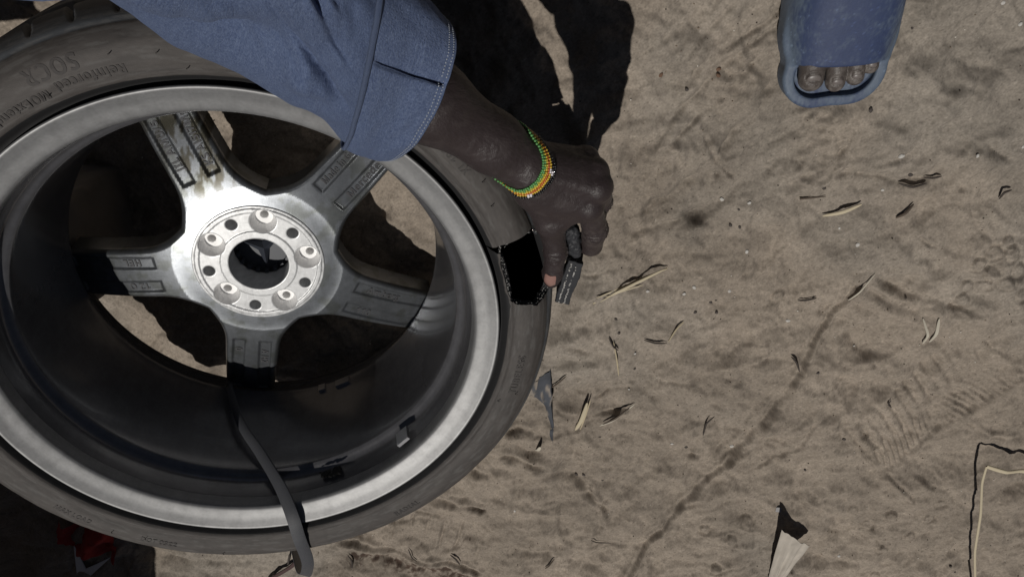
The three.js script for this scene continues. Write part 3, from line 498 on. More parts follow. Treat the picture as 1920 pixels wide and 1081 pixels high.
function armSdf(x, y, z) {
  let d = chainSdf(x, y, z, [[elbow, fore], [fore, wristA], [wristA, wristB]], 14);
  d = smin(d, chainSdf(x, y, z, hand.metas, 7), 10);
  d = smin(d, chainSdf(x, y, z, bones(hand.thumb), 6), 9);
  d = smin(d, chainSdf(x, y, z, hand.web, 8), 10);
  let f = 1e9; for (const q of [hand.idx, hand.mid, hand.ring, hand.little]) f = Math.min(f, chainSdf(x, y, z, bones(q), 3.5));
  d = smin(d, f, 4.5);
  for (const k of hand.K) d = smin(d, Math.hypot(x - k[0], y - k[1] - 2, z - k[2]) - k[3] * 1.02, 3.5); // knuckles
  if (d > 12) return d;
  // tendons and skin folds
  for (const [a, b] of hand.metas.slice(2, 6)) d += -2 * Math.exp(-(((cone(x, y, z, [a[0], a[1] + 12, a[2], 1], [b[0], b[1] + 9, b[2], 1])) / 3.4) ** 2));
  const t2 = hand.thumb[2], dt = Math.hypot(x - t2[0], y - t2[1], z - t2[2]); if (dt < 20) d += 0.7 * Math.sin((cone(x, y, z, [...hand.thumb[3].slice(0, 3), 0], [...hand.thumb[3].slice(0, 3).map((v, i) => v + 0.001 * i), 0])) * 2.1) * sstep(18, 8, dt);
  for (const q of [hand.idx, hand.mid]) { const p = q[1], e = Math.hypot(x - p[0], y - p[1], z - p[2]); if (e < 22) d += 0.8 * Math.sin(Math.hypot(x - q[2][0], y - q[2][1], z - q[2][2]) * 1.6) * sstep(20, 9, e); }
  return d + 0.35 * fbm(x / 5, y / 5, z / 5, 2);
}
// the body out of the picture: squatting beside the wheel
const shoulder = J([0, 1, 2].map((i) => ([0.1576, 0.58, -0.4806][i] + [-0.0358, 0.4, -0.3769][i]) / 2), 62), hipL = [-60, 300, -1120, 105], hipR = [-300, 300, -1150, 105], chest = [-150, 560, -920, 150], belly = [-170, 380, -1050, 150], neck = [-130, 720, -860, 58];
const bodyBones = [[chest, belly], [belly, hipL], [belly, hipR], [chest, neck], [[shoulder[0], shoulder[1] + 20, shoulder[2], 62], chest], [[-330, 640, -900, 70], chest]];
const limbs = [[hipL, [40, 420, -760, 75]], [[40, 420, -760, 62], [60, 75, -880, 40]], [[60, 45, -880, 36], [70, 28, -700, 28]], [hipR, [-420, 420, -760, 75]], [[-420, 420, -760, 62], [-400, 75, -900, 40]], [[-400, 45, -900, 36], [-410, 28, -720, 28]], [[-330, 640, -900, 66], [-470, 460, -720, 46]], [[-470, 460, -720, 46], [-425, 430, -400, 34]], [[-425, 430, -400, 34], [-400, 400, -240, 27]], [[-400, 400, -240, 24], [-395, 392, -180, 22]], ...[-24, -8, 8, 24].map((q, i) => [[-395 + q, 392, -180, 9.5], [-388 + q * 1.15, 366, -112 + Math.abs(q - 4) * 0.6, 7.5]]), [[-372, 396, -220, 12], [-346, 380, -165, 9]]];
const head = [[-120, 800, -830, 78], [-100, 850, -800, 84]];
// a head: skull, jaw, nose, brow, ears; facing f (unit, level), centre c
function headSdf(x, y, z, c, f) {
  const dx = x - c[0], dy = y - c[1], dz = z - c[2], a = dx * f[0] + dz * f[1], b = -dx * f[1] + dz * f[0];
  let d = (Math.hypot((a + 8) / 98, dy / 112, b / 76) - 1) * 84;
  d = smin(d, (Math.hypot((a - 30) / 52, (dy + 62) / 52, b / 50) - 1) * 50, 24);
  d = smin(d, cone(a, dy, b, [88, 8, 0, 8], [104, -22, 0, 13]), 8); // nose
  d = smin(d, cone(a, dy, b, [82, 26, -30, 11], [82, 26, 30, 11]), 12); // brow
  d = smin(d, cone(a, dy, b, [88, -50, -18, 7], [88, -50, 18, 7]), 7); // mouth
  for (const s of [-1, 1]) { d = smax(d, -(Math.hypot(a - 92, dy - 10, b - s * 31) - 15), 8); d = smin(d, Math.hypot(a - 78, dy - 8, b - s * 31) - 13, 3); d = smin(d, (Math.hypot((a + 4) / 18, (dy + 4) / 30, (b - s * 78) / 9) - 1) * 9, 5); }
  return d;
}
function bodySdf(x, y, z) { return smin(smin(chainSdf(x, y, z, bodyBones, 60), chainSdf(x, y, z, limbs, 18), 40), smin(headSdf(x, y, z, [-95, 850, -790], [0.35, 0.94]), cone(x, y, z, neck, head[0].slice(0, 3).concat(52)), 30), 25); }
const brown = (x, y, z) => { const a = 1 + 0.12 * fbm(x / 30, y / 30, z / 30, 3), dust = sstep(0.1, 0.8, fbm(x / 11, y / 11, z / 11, 4) + 0.06); return [lerp(0.034 * a, 0.075, 0.3 * dust), lerp(0.0245 * a, 0.062, 0.3 * dust), lerp(0.025 * a, 0.06, 0.3 * dust)]; };
const handTone = (x, y, z) => { const c = brown(x, y, z), k = hand.idx[1], d = Math.hypot(x - k[0], y - k[1], z - k[2]), ash = sstep(38, 6, d) * sstep(-0.2, 0.35, fbm(x / 5, y / 5, z / 5, 3)); return [lerp(c[0], 0.1, 0.5 * ash), lerp(c[1], 0.082, 0.5 * ash), lerp(c[2], 0.077, 0.5 * ash)]; };
{
  const all = [elbow, fore, wristA, wristB, ...hand.idx, ...hand.mid, ...hand.little, ...hand.thumb], lo = [0, 1, 2].map((i) => Math.min(...all.map((p) => p[i] - p[3] - 8))), hi = [0, 1, 2].map((i) => Math.max(...all.map((p) => p[i] + p[3] + 8)));
  const armG = nets(armSdf, lo, hi, 2.1, handTone, 1), bodyG = nets(bodySdf, [-620, 0, -1400], [330, 1010, -140], 12, brown, 1);
  part('body', mergeGeometries([armG, bodyG]), skin, man, 'dark brown arm and hand, thumb pressed inside the cut');
  // thumb nail
  const a = V3(hand.thumb[2].slice(0, 3)).multiplyScalar(0.001), b = V3(hand.thumb[3].slice(0, 3)).multiplyScalar(0.001), dir = b.clone().sub(a).normalize(), toCam = camera.position.clone().sub(b).normalize();
  const up = V3(-0.12, 0.93, -0.3).normalize(); up.addScaledVector(dir, -up.dot(dir)).normalize(); const side = dir.clone().cross(up);
  const surf = (o) => { let t = 0; for (let k = 0; k < 60; k++) { const d = armSdf((o.x + up.x * t) * 1000, (o.y + up.y * t) * 1000, (o.z + up.z * t) * 1000) / 1000; if (d > -0.0001) break; t += Math.max(0.0002, -d * 0.7); } return t; };
  const crown = surf(b.clone());
  const nail = sheet(12, 12, (i, j) => { const u = (j - 0.5) * 2, v = i, wdt = 0.0058 * (v > 0.75 ? Math.sqrt(Math.max(0, 1 - ((v - 0.75) / 0.27) ** 2)) : v < 0.12 ? 0.8 + 0.2 * v / 0.12 : 1), o = b.clone().addScaledVector(dir, lerp(-0.0085, 0.0095, v)).addScaledVector(side, u * wdt).addScaledVector(up, 0); o.addScaledVector(up, Math.max(surf(o), crown - 0.0035) + 0.00045 + 0.0004 * (1 - u * u)); return [o.x, o.y, o.z]; });
  part('thumbnail', nail, Object.assign(nailMat.clone(), { side: THREE.DoubleSide }), man, 'pink thumbnail');
}
// shirt: denim-blue cloth
const denim = (() => {
  const n = 512, a = white(31, n), b = soft(white(32, n), n, 2), c = soft(white(33, n), n, 12), slubX = new Float32Array(n * n), slubY = new Float32Array(n * n);
  for (let j = 0; j < n; j++) for (let i = 0; i < n; i++) { let s = 0, t = 0; for (let q = -5; q <= 5; q++) { s += a[j * n + (i + q + n) % n]; t += a[((j + q + n) % n) * n + i]; } slubX[j * n + i] = s / 11; slubY[j * n + i] = t / 11; }
  const f = (i, j) => { const k = j * n + i, warp = Math.sin(i * Math.PI / 2) > 0; return 0.5 + 2.1 * ((warp ? slubY[k] : slubX[k]) - 0.5) + 1.1 * (b[k] - 0.5) + 1.3 * (c[k] - 0.5) + (warp ? 0.06 : -0.06); };
  const col = tex(n, (i, j) => { const v = clamp(f(i, j), 0, 1); return [lerp(0.3, 0.62, v), lerp(0.38, 0.7, v), lerp(0.56, 0.86, v)]; }), bmp = tex(n, f, false);
  return new THREE.MeshPhysicalMaterial({ map: scaled(col, 9), bumpMap: scaled(bmp, 9), bumpScale: 0.0005, roughness: 0.92, sheen: 0.4, sheenRoughness: 0.6, sheenColor: new THREE.Color(0.25, 0.3, 0.42), color: new THREE.Color(0.5, 0.49, 0.485), side: THREE.DoubleSide });
})();
// a sleeve ring: far edge U, near edge L and top T give its ellipse
const rings = [
  { U: [0.2258, 0.388, -0.3174], L: [0.1731, 0.318, -0.2105], T: [0.2253, 0.392, -0.2794] },
  { U: [0.2164, 0.416, -0.3421], L: [0.1544, 0.316, -0.2102], T: [0.2068, 0.416, -0.2923] },
  { U: [0.2029, 0.445, -0.3609], L: [0.1349, 0.322, -0.2208], T: [0.1919, 0.446, -0.3086] },
  { U: [0.1924, 0.47, -0.3838], L: [0.1044, 0.33, -0.2494], T: [0.1778, 0.475, -0.3351] },
  { U: [0.1773, 0.5, -0.4095], L: [0.0587, 0.34, -0.283], T: [0.1617, 0.505, -0.3666] },
  { U: [0.1647, 0.53, -0.4328], L: [0.0145, 0.35, -0.3054], T: [0.1487, 0.54, -0.3911] },
  { U: [0.1602, 0.56, -0.4566], L: [-0.0171, 0.37, -0.341], T: [0.1427, 0.58, -0.4131] },
  { U: [0.1576, 0.58, -0.4806], L: [-0.0358, 0.4, -0.3769], T: [0.134, 0.6, -0.4386] },
];
function ringAt(t) { // smooth along the sleeve; t = 0 cuff .. 1 shoulder
  const q = t * (rings.length - 1), i = Math.min(rings.length - 2, Math.floor(q)), f = q - i, get = (k, n) => rings[clamp(k, 0, rings.length - 1)][n];
  const cr = (n) => [0, 1, 2].map((a) => { const p0 = get(i - 1, n)[a], p1 = get(i, n)[a], p2 = get(i + 1, n)[a], p3 = get(i + 2, n)[a]; return 0.5 * (2 * p1 + (p2 - p0) * f + (2 * p0 - 5 * p1 + 4 * p2 - p3) * f * f + (3 * p1 - p0 - 3 * p2 + p3) * f * f * f); });
  return [cr('U'), cr('L'), cr('T')];
}
function sleevePoint(t, a, puff) {
  const [U, L, T] = ringAt(t), c = U.map((v, i) => (v + L[i]) / 2), ca = Math.cos(a), sa = Math.sin(a), k = sa >= 0 ? 1 : 0.75;
  let x = c.map((v, i) => v + ca * (U[i] - L[i]) / 2 * (1 + puff * 0.12) + sa * k * (T[i] - v) * (1 + puff * 0.3));
  const n = unit(x.map((v, i) => v - c[i])), q = ca * 1.6;
  // hanging folds run slantwise down the sleeve
  const fold = sstep(0.26, 0.42, t), w = 0.0065 * fold * Math.sin(q * 4.2 + t * 15 + 1.5 * noise(t * 5, q, 2)) * sstep(-0.2, 0.4, noise(t * 4 + 3, q * 1.1, 7) + 0.25) + 0.004 * fbm(t * 7, q * 1.4, 3, 3) * (0.4 + fold) - 0.005 * fold * Math.exp(-(((q - 0.4 - 3 * (t - 0.5)) / 0.1) ** 2)) - 0.006 * fold * Math.exp(-(((q + 0.5 - 2.6 * (t - 0.45)) / 0.09) ** 2));
  return x.map((v, i) => v + n[i] * (1.7 * w + puff * 0.0052));
}
{
  const T0 = 0.27, uvOf = (t0, t1) => (i, j) => [lerp(t0, t1, i) * 0.62, j * 0.55];
  const cloth = sheet(130, 150, (i, j) => sleevePoint(lerp(T0 - 0.03, 1, i), j * 2 * Math.PI, 0), { close: true, uv: uvOf(T0 - 0.03, 1) });
  const sleeve = part('shirt_sleeve', cloth, denim, man, 'wide blue denim sleeve with slanting folds');
  // shirt body out of the picture
  const shirtG = nets((x, y, z) => Math.max(chainSdf(x, y, z, bodyBones, 60) - 14, 330 - y, y - 715), [-520, 320, -1400], [330, 730, -380], 16);
  part('shirt', shirtG, denim, man, 'blue denim shirt');
  part('trousers', nets((x, y, z) => Math.max(chainSdf(x, y, z, [limbs[0], limbs[1], limbs[3], limbs[4], bodyBones[1], bodyBones[2]], 30) - 12, y - 470, 110 - y), [-560, 90, -1320], [210, 500, -640], 16), new THREE.MeshStandardMaterial({ color: new THREE.Color(0.03, 0.03, 0.035), roughness: 0.95 }), man, 'dark trousers');
  // turned-back cuff, standing a little proud of the sleeve, with its own edge thickness and a pinched pleat
  const cuffP = (i, a) => { const t = lerp(T0 + 0.012, 0, i), pl = Math.exp(-(((Math.cos(a) - 0.12) / 0.022) ** 2)) * (Math.sin(a) > 0 ? 1 : 0) * sstep(0.0, 0.12, i) * sstep(1.0, 0.9, i), p = sleevePoint(t, a, 0.55 + 0.25 * i), c = sleevePoint(t, a + Math.PI, 0.4), n = unit(sub3(p, c)); return p.map((v, q) => v - n[q] * 0.011 * pl); };
  const rows = 46, cuff = sheet(rows + 8, 150, (i, j, r) => {
    const a = j * 2 * Math.PI; if (r >= 4 && r < rows + 4) return cuffP((r - 4) / (rows - 1), a);
    const s = r < 4 ? 0 : 1, p = cuffP(s, a), q = sleevePoint(s ? 0.012 : T0 - 0.0, a, s ? 0.2 : 0.05), k = r < 4 ? (4 - r) / 4 : (r - rows - 3) / 4; return p.map((v, n) => lerp(v, q[n], k * (s ? 0.8 : 1)));
  }, { close: true, uv: (i, j) => [i * 0.1 + 0.3, j * 0.52] });
  const cuffM = part('sleeve_cuff', cuff, denim, man, 'turned-back denim cuff with pale double stitching');
  { // rolled seam where the cuff is sewn on
    const pts = []; for (let k = 0; k < 90; k++) { const a = k / 90 * Math.PI * 2; pts.push(V3(cuffP(0.0, a))); }
    part('seam', new THREE.TubeGeometry(new THREE.CatmullRomCurve3(pts, true), 220, 0.0019, 8, true), denim, cuffM, 'rolled seam of the cuff');
  }
  const st = []; for (const i of [0.86, 0.93]) for (let k = 0; k < 150; k++) { const a = k / 150 * Math.PI * 2, p = V3(cuffP(i, a)), q = V3(cuffP(i, a + 0.024)), d = q.clone().sub(p), m = p.clone().add(q).multiplyScalar(0.5), o = V3(sleevePoint(0.02, a + Math.PI, 0.4)), up = m.clone().sub(o).normalize(), g = box(d.length() * (0.62 + 0.3 * Math.abs(noise(k * 0.7, i * 40, 3))), 0.0005, 0.0006), M = new THREE.Matrix4(), X = d.normalize(), Zv = X.clone().cross(up).normalize(), Y = Zv.clone().cross(X); M.makeBasis(X, Y, Zv).setPosition(m.addScaledVector(up, 0.0003)); g.applyMatrix4(M); st.push(g); }
  part('stitching', join(st), new THREE.MeshStandardMaterial({ color: new THREE.Color(0.33, 0.36, 0.41), roughness: 0.95 }), cuffM, 'pale double row of stitches');
}
// beaded bracelet
{
  const W = V3([0.2806, 0.299, -0.1977]), ax = V3([0.3081, 0.285, -0.1745]).sub(V3([0.2466, 0.325, -0.2286])).normalize(), across = V3([0.2927, 0.297, -0.2194]).sub(V3([0.2612, 0.293, -0.1835])), up = V3(0, 1, 0); across.addScaledVector(ax, -across.dot(ax)); const rad = 0.0335; across.normalize(); up.addScaledVector(ax, -up.dot(ax)).addScaledVector(across, -up.dot(across)).normalize();
  // each bead sits on the skin: march outward from inside the arm
  const seat = (a, row) => { const dir = across.clone().multiplyScalar(Math.cos(a)).addScaledVector(up, Math.sin(a)), o = W.clone().addScaledVector(ax, 0.0135 * Math.sin(a) - 0.006 + row * 0.00205); let t = 0.012; for (let i = 0; i < 40; i++) { const p = o.clone().addScaledVector(dir, t), d = armSdf(p.x * 1000, p.y * 1000, p.z * 1000) / 1000; if (d > 0.0009) break; t += Math.max(0.0003, -d * 0.6); } return o.addScaledVector(dir, t + 0.0003); };
  const cols = { green: [0.1, 0.3, 0.09], lime: [0.33, 0.42, 0.07], yellow: [0.62, 0.42, 0.04], orange: [0.5, 0.12, 0.025], black: [0.012, 0.011, 0.012], white: [0.75, 0.72, 0.75] };
  const bins = {}; for (const k of Object.keys(cols)) bins[k] = [];
  const order = ['green', 'green', 'yellow', 'orange', 'yellow', 'black', 'black'];
  const N = 64, flowers = [8, 22, 38, 52];
  for (let row = 0; row < 7; row++) for (let k = 0; k < N; k++) {
    const a = (k + (row % 2) * 0.5) / N * Math.PI * 2; let c = order[row]; if (row === 1 && k % 2) c = 'lime'; if ((row === 4 || row === 5) && flowers.some((f) => Math.abs(k - f) <= 0.6 || k === f + 1)) c = 'white';
    const g = new THREE.IcosahedronGeometry(0.00118 + 0.00018 * noise(k * 3.3, row * 5.1, 1), 1), p = seat(a + 0.025 * noise(k * 1.7, row * 2.3, 4), row + 0.25 * noise(k * 0.9, row * 3.7, 6) + 0.5 * Math.sin(a * 3)); g.scale(1, 0.92, 1); g.translate(p.x, p.y, p.z); bins[c].push(g);
  }
  const br = new THREE.Group(); br.name = 'bracelet'; br.userData.label = 'beaded bracelet in green, yellow, orange and black with white flowers'; man.add(br);
  for (const [k, v] of Object.entries(bins)) { if (!v.length) continue; const b = part(k + '_beads', join(v), new THREE.MeshPhysicalMaterial({ color: new THREE.Color(...cols[k]), roughness: 0.3, clearcoat: 0.4 }), br); b.userData.kind = 'stuff'; }
}

// ---------- the person standing beside: only the sandalled foot is in the picture ----------
const stander = holder('person', 'foot of a person in a dusty blue slide sandal on the sand', 'person');
{
  const O = V3([0.6056, 0.036, -0.2221]), l = V3([0.5504, 0.026, -0.2118]), r = V3([0.6563, 0.026, -0.2196]), u = r.clone().sub(l).setY(0).normalize(), v = V3(0, 1, 0).cross(u).multiplyScalar(-1); // u across, v towards the toes
  if (v.z < 0) v.negate();
  const base = groundY(O.x, O.z) - 0.002;
  const toLocal = (x, y, z) => { const dx = x - O.x * 1000, dz = z - O.z * 1000; return [dx * u.x + dz * u.z, y - base * 1000, dx * v.x + dz * v.z]; };
  const W3 = (p) => [O.x + (p[0] * u.x + p[2] * v.x) / 1000, base + p[1] / 1000, O.z + (p[0] * u.z + p[2] * v.z) / 1000];
  const flat = (g) => { const p = g.attributes.position, n = g.attributes.normal; for (let i = 0; i < p.count; i++) { const w = W3([p.getX(i) * 1000, p.getY(i) * 1000, p.getZ(i) * 1000]); p.setXYZ(i, ...w); const a = n.getX(i), b = n.getZ(i); n.setXYZ(i, a * u.x + b * v.x, n.getY(i), a * u.z + b * v.z); } if (u.clone().cross(V3(0, 1, 0)).dot(v) < 0 && g.index) { const x = g.index.array; for (let i = 0; i < x.length; i += 3) { const t = x[i]; x[i] = x[i + 1]; x[i + 1] = t; } } return g; };
  // sole outline as a chain of discs
  const discs = [[-19, 12, 36], [16, 5, 39], [3, -34, 60], [5, -120, 48], [0, -190, 42]];
  const outline = (a, c) => { let d = 1e9; for (let i = 0; i < discs.length - 1; i++) { const p = discs[i], q = discs[i + 1]; d = smin(d, cone(a, 0, c, [p[0], 0, p[1], p[2]], [q[0], 0, q[1], q[2]]), 8); } return d; };
  const sandalTone = (x, y, z) => { const worn = sstep(-0.15, 0.5, 0.22 * fbm(x / 16, y / 16, z / 16, 4) + 0.25 * fbm(x / 2.2, y / 2.2, z / 9, 3) + 0.35 * sstep(46, 30, y) + 0.3 * sstep(34, 54, Math.abs(x)) - 0.1), m = 1 + 0.12 * fbm(x / 3, y / 3, z / 3, 2), fleck = noise(x / 1.6, y / 1.6, z / 1.6) > 0.56 ? 1.6 : 1; return [lerp(0.033, 0.105, worn) * m * fleck, lerp(0.05, 0.138, worn) * m * fleck, lerp(0.115, 0.19, worn) * m * fleck]; };
  const eva = new THREE.MeshStandardMaterial({ vertexColors: true, roughness: 0.62, bumpMap: scaled(skinBump, 9), bumpScale: 0.0004 });
  const soleF = (x, y, z) => { const o = outline(x, z); let d = smax(smax(o, y - 31, 6), -y, 3); return smax(d, -smax(o + 12.5, 20 - y, 4), 3); };
  const strapF = (x, y, z) => { // hollow arch over the instep
    const a = 62 - 6 * sstep(-60, 0, z), h = 46 - 0.3 * z, q = 2.7, e = (((Math.abs(x - 3) / a) ** q + (Math.abs(y - 4) / h) ** q) ** (1 / q) - 1) * Math.min(a, h), front = z - (-2 - 0.0008 * x * x), back = -98 + 0.42 * x - z; return smax(smax(Math.abs(e + 3.2) - 3.2, front, 3), smax(back, 4 - y, 3), 3); };
  const sandal = flat(nets((x, y, z) => smin(soleF(x, y, z), strapF(x, y, z), 5), [-76, -4, -250], [76, 96, 58], 2, sandalTone, 1));
  part('slide_sandal', sandal, eva, stander, 'dusty blue slide sandal with one broad scuffed strap');
  const ash = (x, y, z) => { const a = 1 + 0.2 * fbm(x / 8, y / 8, z / 8, 3), tip = sstep(-14, 22, z + 0.35 * x) * sstep(-0.3, 0.3, fbm(x / 6, y / 6, z / 6, 3)); return [lerp(0.075, 0.15, tip) * a, lerp(0.062, 0.132, tip) * a, lerp(0.056, 0.12, tip) * a]; };
  const toes = [[[-24, 32, -46, 14.4], [-25, 32.5, -6, 14.4], [-25, 31.5, 13, 14]], [[-1, 33, -46, 12], [0.5, 33.5, -8, 11], [1.5, 31.5, 18, 10.8]], [[17, 33, -48, 11.5], [20.5, 33, -10, 10.2], [22, 31, 13, 10]], [[32, 32, -52, 11], [35.5, 32, -16, 9.4], [37, 30, 2, 9.2]], [[40, 31, -58, 9], [45, 31, -32, 8], [46.5, 29, -17, 8]]];
  const legs = [[[-10, 38, -62, 20], [0, 44, -112, 26]], [[22, 35, -64, 16], [8, 42, -112, 25]], [[0, 46, -112, 27], [0, 62, -175, 34]], [[0, 50, -195, 28], [0, 95, -178, 38]], [[0, 95, -178, 38], [-120, 300, -330, 52]], [[-120, 300, -330, 54], [-190, 470, -420, 58]]];
  const footF = (x, y, z) => { let d = 1e9; for (const t of toes) d = Math.min(d, smin(cone(x, y, z, t[0], t[1]), cone(x, y, z, t[1], t[2]), 3)); d = smin(d, chainSdf(x, y, z, legs, 16), 8); d = Math.max(d, 20.4 - y); // nail beds
    for (const t of toes) { const p = t[2], k = p[3] / 13.5, e = Math.hypot((x - p[0]) / k, (z - p[2] + 4) / (k * 0.8)); if (y > p[1] && e < 14) d += 0.9 * Math.exp(-(((e - 8.2) / 1.2) ** 2)) ; } return d; };
  const k1 = W3([-190, 470, -420]);
  const foot = flat(nets(footF, [-70, 16, -230], [70, 130, 32], 1.8, ash, 1));
  const hc = [k1[0] * 1000 - 150, 1640, k1[2] * 1000 - 200], hipJ = [k1[0] * 1000 - 150, 900, k1[2] * 1000 - 220, 92], knee = [k1[0] * 1000, 470, k1[2] * 1000, 56], ankle = [...W3([0, 95, -178]).map((v) => v * 1000), 38];
  const spine = [[ankle, knee], [knee, hipJ], [hipJ, [hc[0], 1340, hc[2] - 20, 100]], [[hc[0], 1340, hc[2] - 20, 90], [hc[0], 1480, hc[2] - 18, 56]], [[hc[0], 1480, hc[2] - 18, 56], [hc[0], 1570, hc[2] - 10, 52]]];
  const upper = nets((x, y, z) => smin(chainSdf(x, y, z, spine, 26), headSdf(x, y, z, hc, [0.1, 0.995]), 26), [hc[0] - 180, 60, hc[2] - 190], [ankle[0] + 90, hc[1] + 150, ankle[2] + 90], 12, ash, 1);
  part('body', mergeGeometries([foot, upper]), skin, stander, 'ashy brown foot with bare toes');
  for (const t of toes) { const p = t[2], k = p[3] / 13.5; const g = new THREE.SphereGeometry(1, 16, 10); g.scale(0.0074 * k, 0.0024, 0.0058 * k); g.rotateX(0.35); const q = W3([p[0], p[1] + p[3] - 1.9, p[2] - 2.5 * k]); g.rotateY(Math.atan2(u.z, u.x) * -1); g.translate(...q); part('toenail', g, new THREE.MeshPhysicalMaterial({ color: new THREE.Color(0.15, 0.13, 0.122), roughness: 0.4 }), stander); }
  // trousers and torso above, out of the picture
  const hip = [k1[0] - 0.1, 0.86, k1[2] - 0.22], cloth = new THREE.MeshStandardMaterial({ color: new THREE.Color(0.06, 0.055, 0.05), roughness: 0.95 });
  const mm = (p, r) => [p[0] * 1000, p[1] * 1000, p[2] * 1000, r];
  const foot2 = [hip[0] - 0.1, 0.05, hip[2] - 0.12];
  part('trousers', nets((x, y, z) => Math.max(chainSdf(x, y, z, [[mm(W3([-60, 200, -255]), 62), mm(k1, 80)], [mm(k1, 80), mm(hip, 100)], [mm(hip, 105), mm([hip[0] - 0.12, 0.9, hip[2]], 105)], [mm([hip[0] - 0.12, 0.9, hip[2]], 100), mm(foot2, 62)]], 40), 180 - y + (x < hip[0] * 1000 - 60 ? -150 : 0)), [k1[0] * 1000 - 480, 20, hip[2] * 1000 - 300], [k1[0] * 1000 + 330, 1040, k1[2] * 1000 + 380], 20), cloth, stander, 'dark trousers');
  part('shirt', nets((x, y, z) => chainSdf(x, y, z, [[mm([hip[0] - 0.06, 0.98, hip[2]], 130), mm([hip[0] - 0.06, 1.32, hip[2] + 0.02], 165)], [mm([hip[0] - 0.22, 1.38, hip[2]], 70), mm([hip[0] + 0.1, 1.38, hip[2]], 70)]], 60), [hip[0] * 1000 - 420, 820, hip[2] * 1000 - 260], [hip[0] * 1000 + 280, 1540, hip[2] * 1000 + 260], 22), cloth, stander, 'dark shirt');
}

// ---------- strip of rubber hanging over the rim ----------
{
  const toW = (p) => wheel.localToWorld(V3(p[0] / 1000, p[1] / 1000 + DY, p[2] / 1000)); wheel.updateMatrixWorld(true);
  const P = [[-66, -189, 188], [-70, -182, 182], [-62, -150, 186], [-45, -105, 192], [-20, -62, 203], [4, -22, 221], [15, 3, 243], [18, 6.5, 272], [20, 4.5, 300], [20, -1, 324], [15, -12, 352], [6, -34, 388], [-8, -72, 424], [-24, -130, 452], [-36, -185, 466]].map(toW);
  const c = new THREE.CatmullRomCurve3(P), n = 120, radial = (p) => V3(p.x, 0, p.z).normalize();
  const strip = sheet(n, 10, (i, j, r, q) => {
    const p = c.getPoint(i), t = c.getTangent(i), tw = lerp(0.95, 0.12, sstep(0.02, 0.42, i)) - 0.35 * sstep(0.6, 0.9, i); const side0 = t.clone().cross(AX).normalize(), up0 = side0.clone().cross(t).normalize(), side = side0.clone().multiplyScalar(Math.cos(tw)).addScaledVector(up0, Math.sin(tw)), nrm = side.clone().cross(t).normalize();
    const w = lerp(0.0035, 0.0072, sstep(0, 0.4, i)), loop = [[-1, -1], [0, -1], [1, -1], [1, 1], [0, 1], [-1, 1], [-1, -1]], k = Math.min(6, q), [a, b] = loop[k]; p.addScaledVector(side, a * w).addScaledVector(nrm, b * 0.0011 + 0.0007 * Math.sin(i * 40)); return [p.x, p.y, p.z];
  });
  single('rubber_strip', strip, new THREE.MeshStandardMaterial({ color: new THREE.Color(0.06, 0.062, 0.07), roughness: 0.55, side: THREE.DoubleSide, bumpMap: scaled(fineBump, 20), bumpScale: 0.0003 }), 'thin dark grey rubber strip draped over the silver rim', 'rubber strip');
}
// torn rubber between the thumb and the finger, and the loose tread edge beside it
{
  wheel.updateMatrixWorld(true);
  const dark = new THREE.MeshStandardMaterial({ color: new THREE.Color(0.026, 0.027, 0.031), roughness: 0.55, bumpMap: scaled(fineBump, 30), bumpScale: 0.0005 });
  const a = V3([0.3224, 0.246, -0.113]), b = V3([0.3263, 0.236, -0.0869]), lump = nets((x, y, z) => cone(x, y, z, [a.x * 1000, a.y * 1000, a.z * 1000, 8], [b.x * 1000, b.y * 1000, b.z * 1000, 6.5]) + 1.6 * fbm(x / 7, y / 7, z / 7, 3), [a.x * 1000 - 26, 210, a.z * 1000 - 26], [a.x * 1000 + 30, 268, b.z * 1000 + 26], 1.2);
  const inv = wheel.matrixWorld.clone().invert(); lump.applyMatrix4(inv); part('torn_rubber', lump, dark, wheel, 'torn scrap of tyre rubber pinched by the hand');
}
// cut slab of tread standing up beside the thumb
{
  const dark = new THREE.MeshStandardMaterial({ color: new THREE.Color(0.022, 0.023, 0.027), roughness: 0.75, bumpMap: scaled(fineBump, 30), bumpScale: 0.0006, side: THREE.DoubleSide }), inv = wheel.matrixWorld.clone().invert();
  const a = V3([0.3134, 0.222, -0.0231]), b = V3([0.3257, 0.232, -0.0755]), d = b.clone().sub(a), L = d.length(), X = d.clone().normalize(), Zv = X.clone().cross(V3(0, 1, 0)).normalize(), Y = Zv.clone().cross(X);
  const f = (x, y, z) => { const q = [Math.abs(x) - L * 500, Math.abs(y) - 11, Math.abs(z) - 7]; return Math.hypot(...q.map((v) => Math.max(v, 0))) + Math.min(0, Math.max(...q)) - 1.2 + 1.3 * fbm(x / 11, y / 11, z / 11, 3) + 0.06 * Math.abs(x) * (z > 0 ? 1 : 0.2); };
  const g = nets(f, [-L * 500 - 6, -16, -13], [L * 500 + 6, 16, 13], 1.1), M = new THREE.Matrix4().makeBasis(X, Y, Zv).setPosition(a.clone().add(b).multiplyScalar(0.5).add(V3(0.003, -0.008, 0))); g.applyMatrix4(M); g.applyMatrix4(inv);
  const slab = part('tread_flap', g, dark, wheel, 'cut slab of tread bent outward beside the thumb');
  const r = rng(61), list = []; for (const row of [-4.2, 1.2]) for (let k = 0; k < 46; k++) { if (r() < 0.45) continue; const s = new THREE.IcosahedronGeometry(0.0005 + 0.0006 * r(), 0); s.translate((k / 45 - 0.5) * L * 0.94, 0.0118 + 0.0003 * r(), row / 1000 + (r() - 0.5) * 0.0012); s.applyMatrix4(M); s.applyMatrix4(inv); list.push(s); }
  const c = part('cord_ends', join(list), new THREE.MeshStandardMaterial({ color: new THREE.Color(0.45, 0.44, 0.42), roughness: 0.7 }), slab, 'two rows of pale cord ends'); c.userData.kind = 'stuff';
}
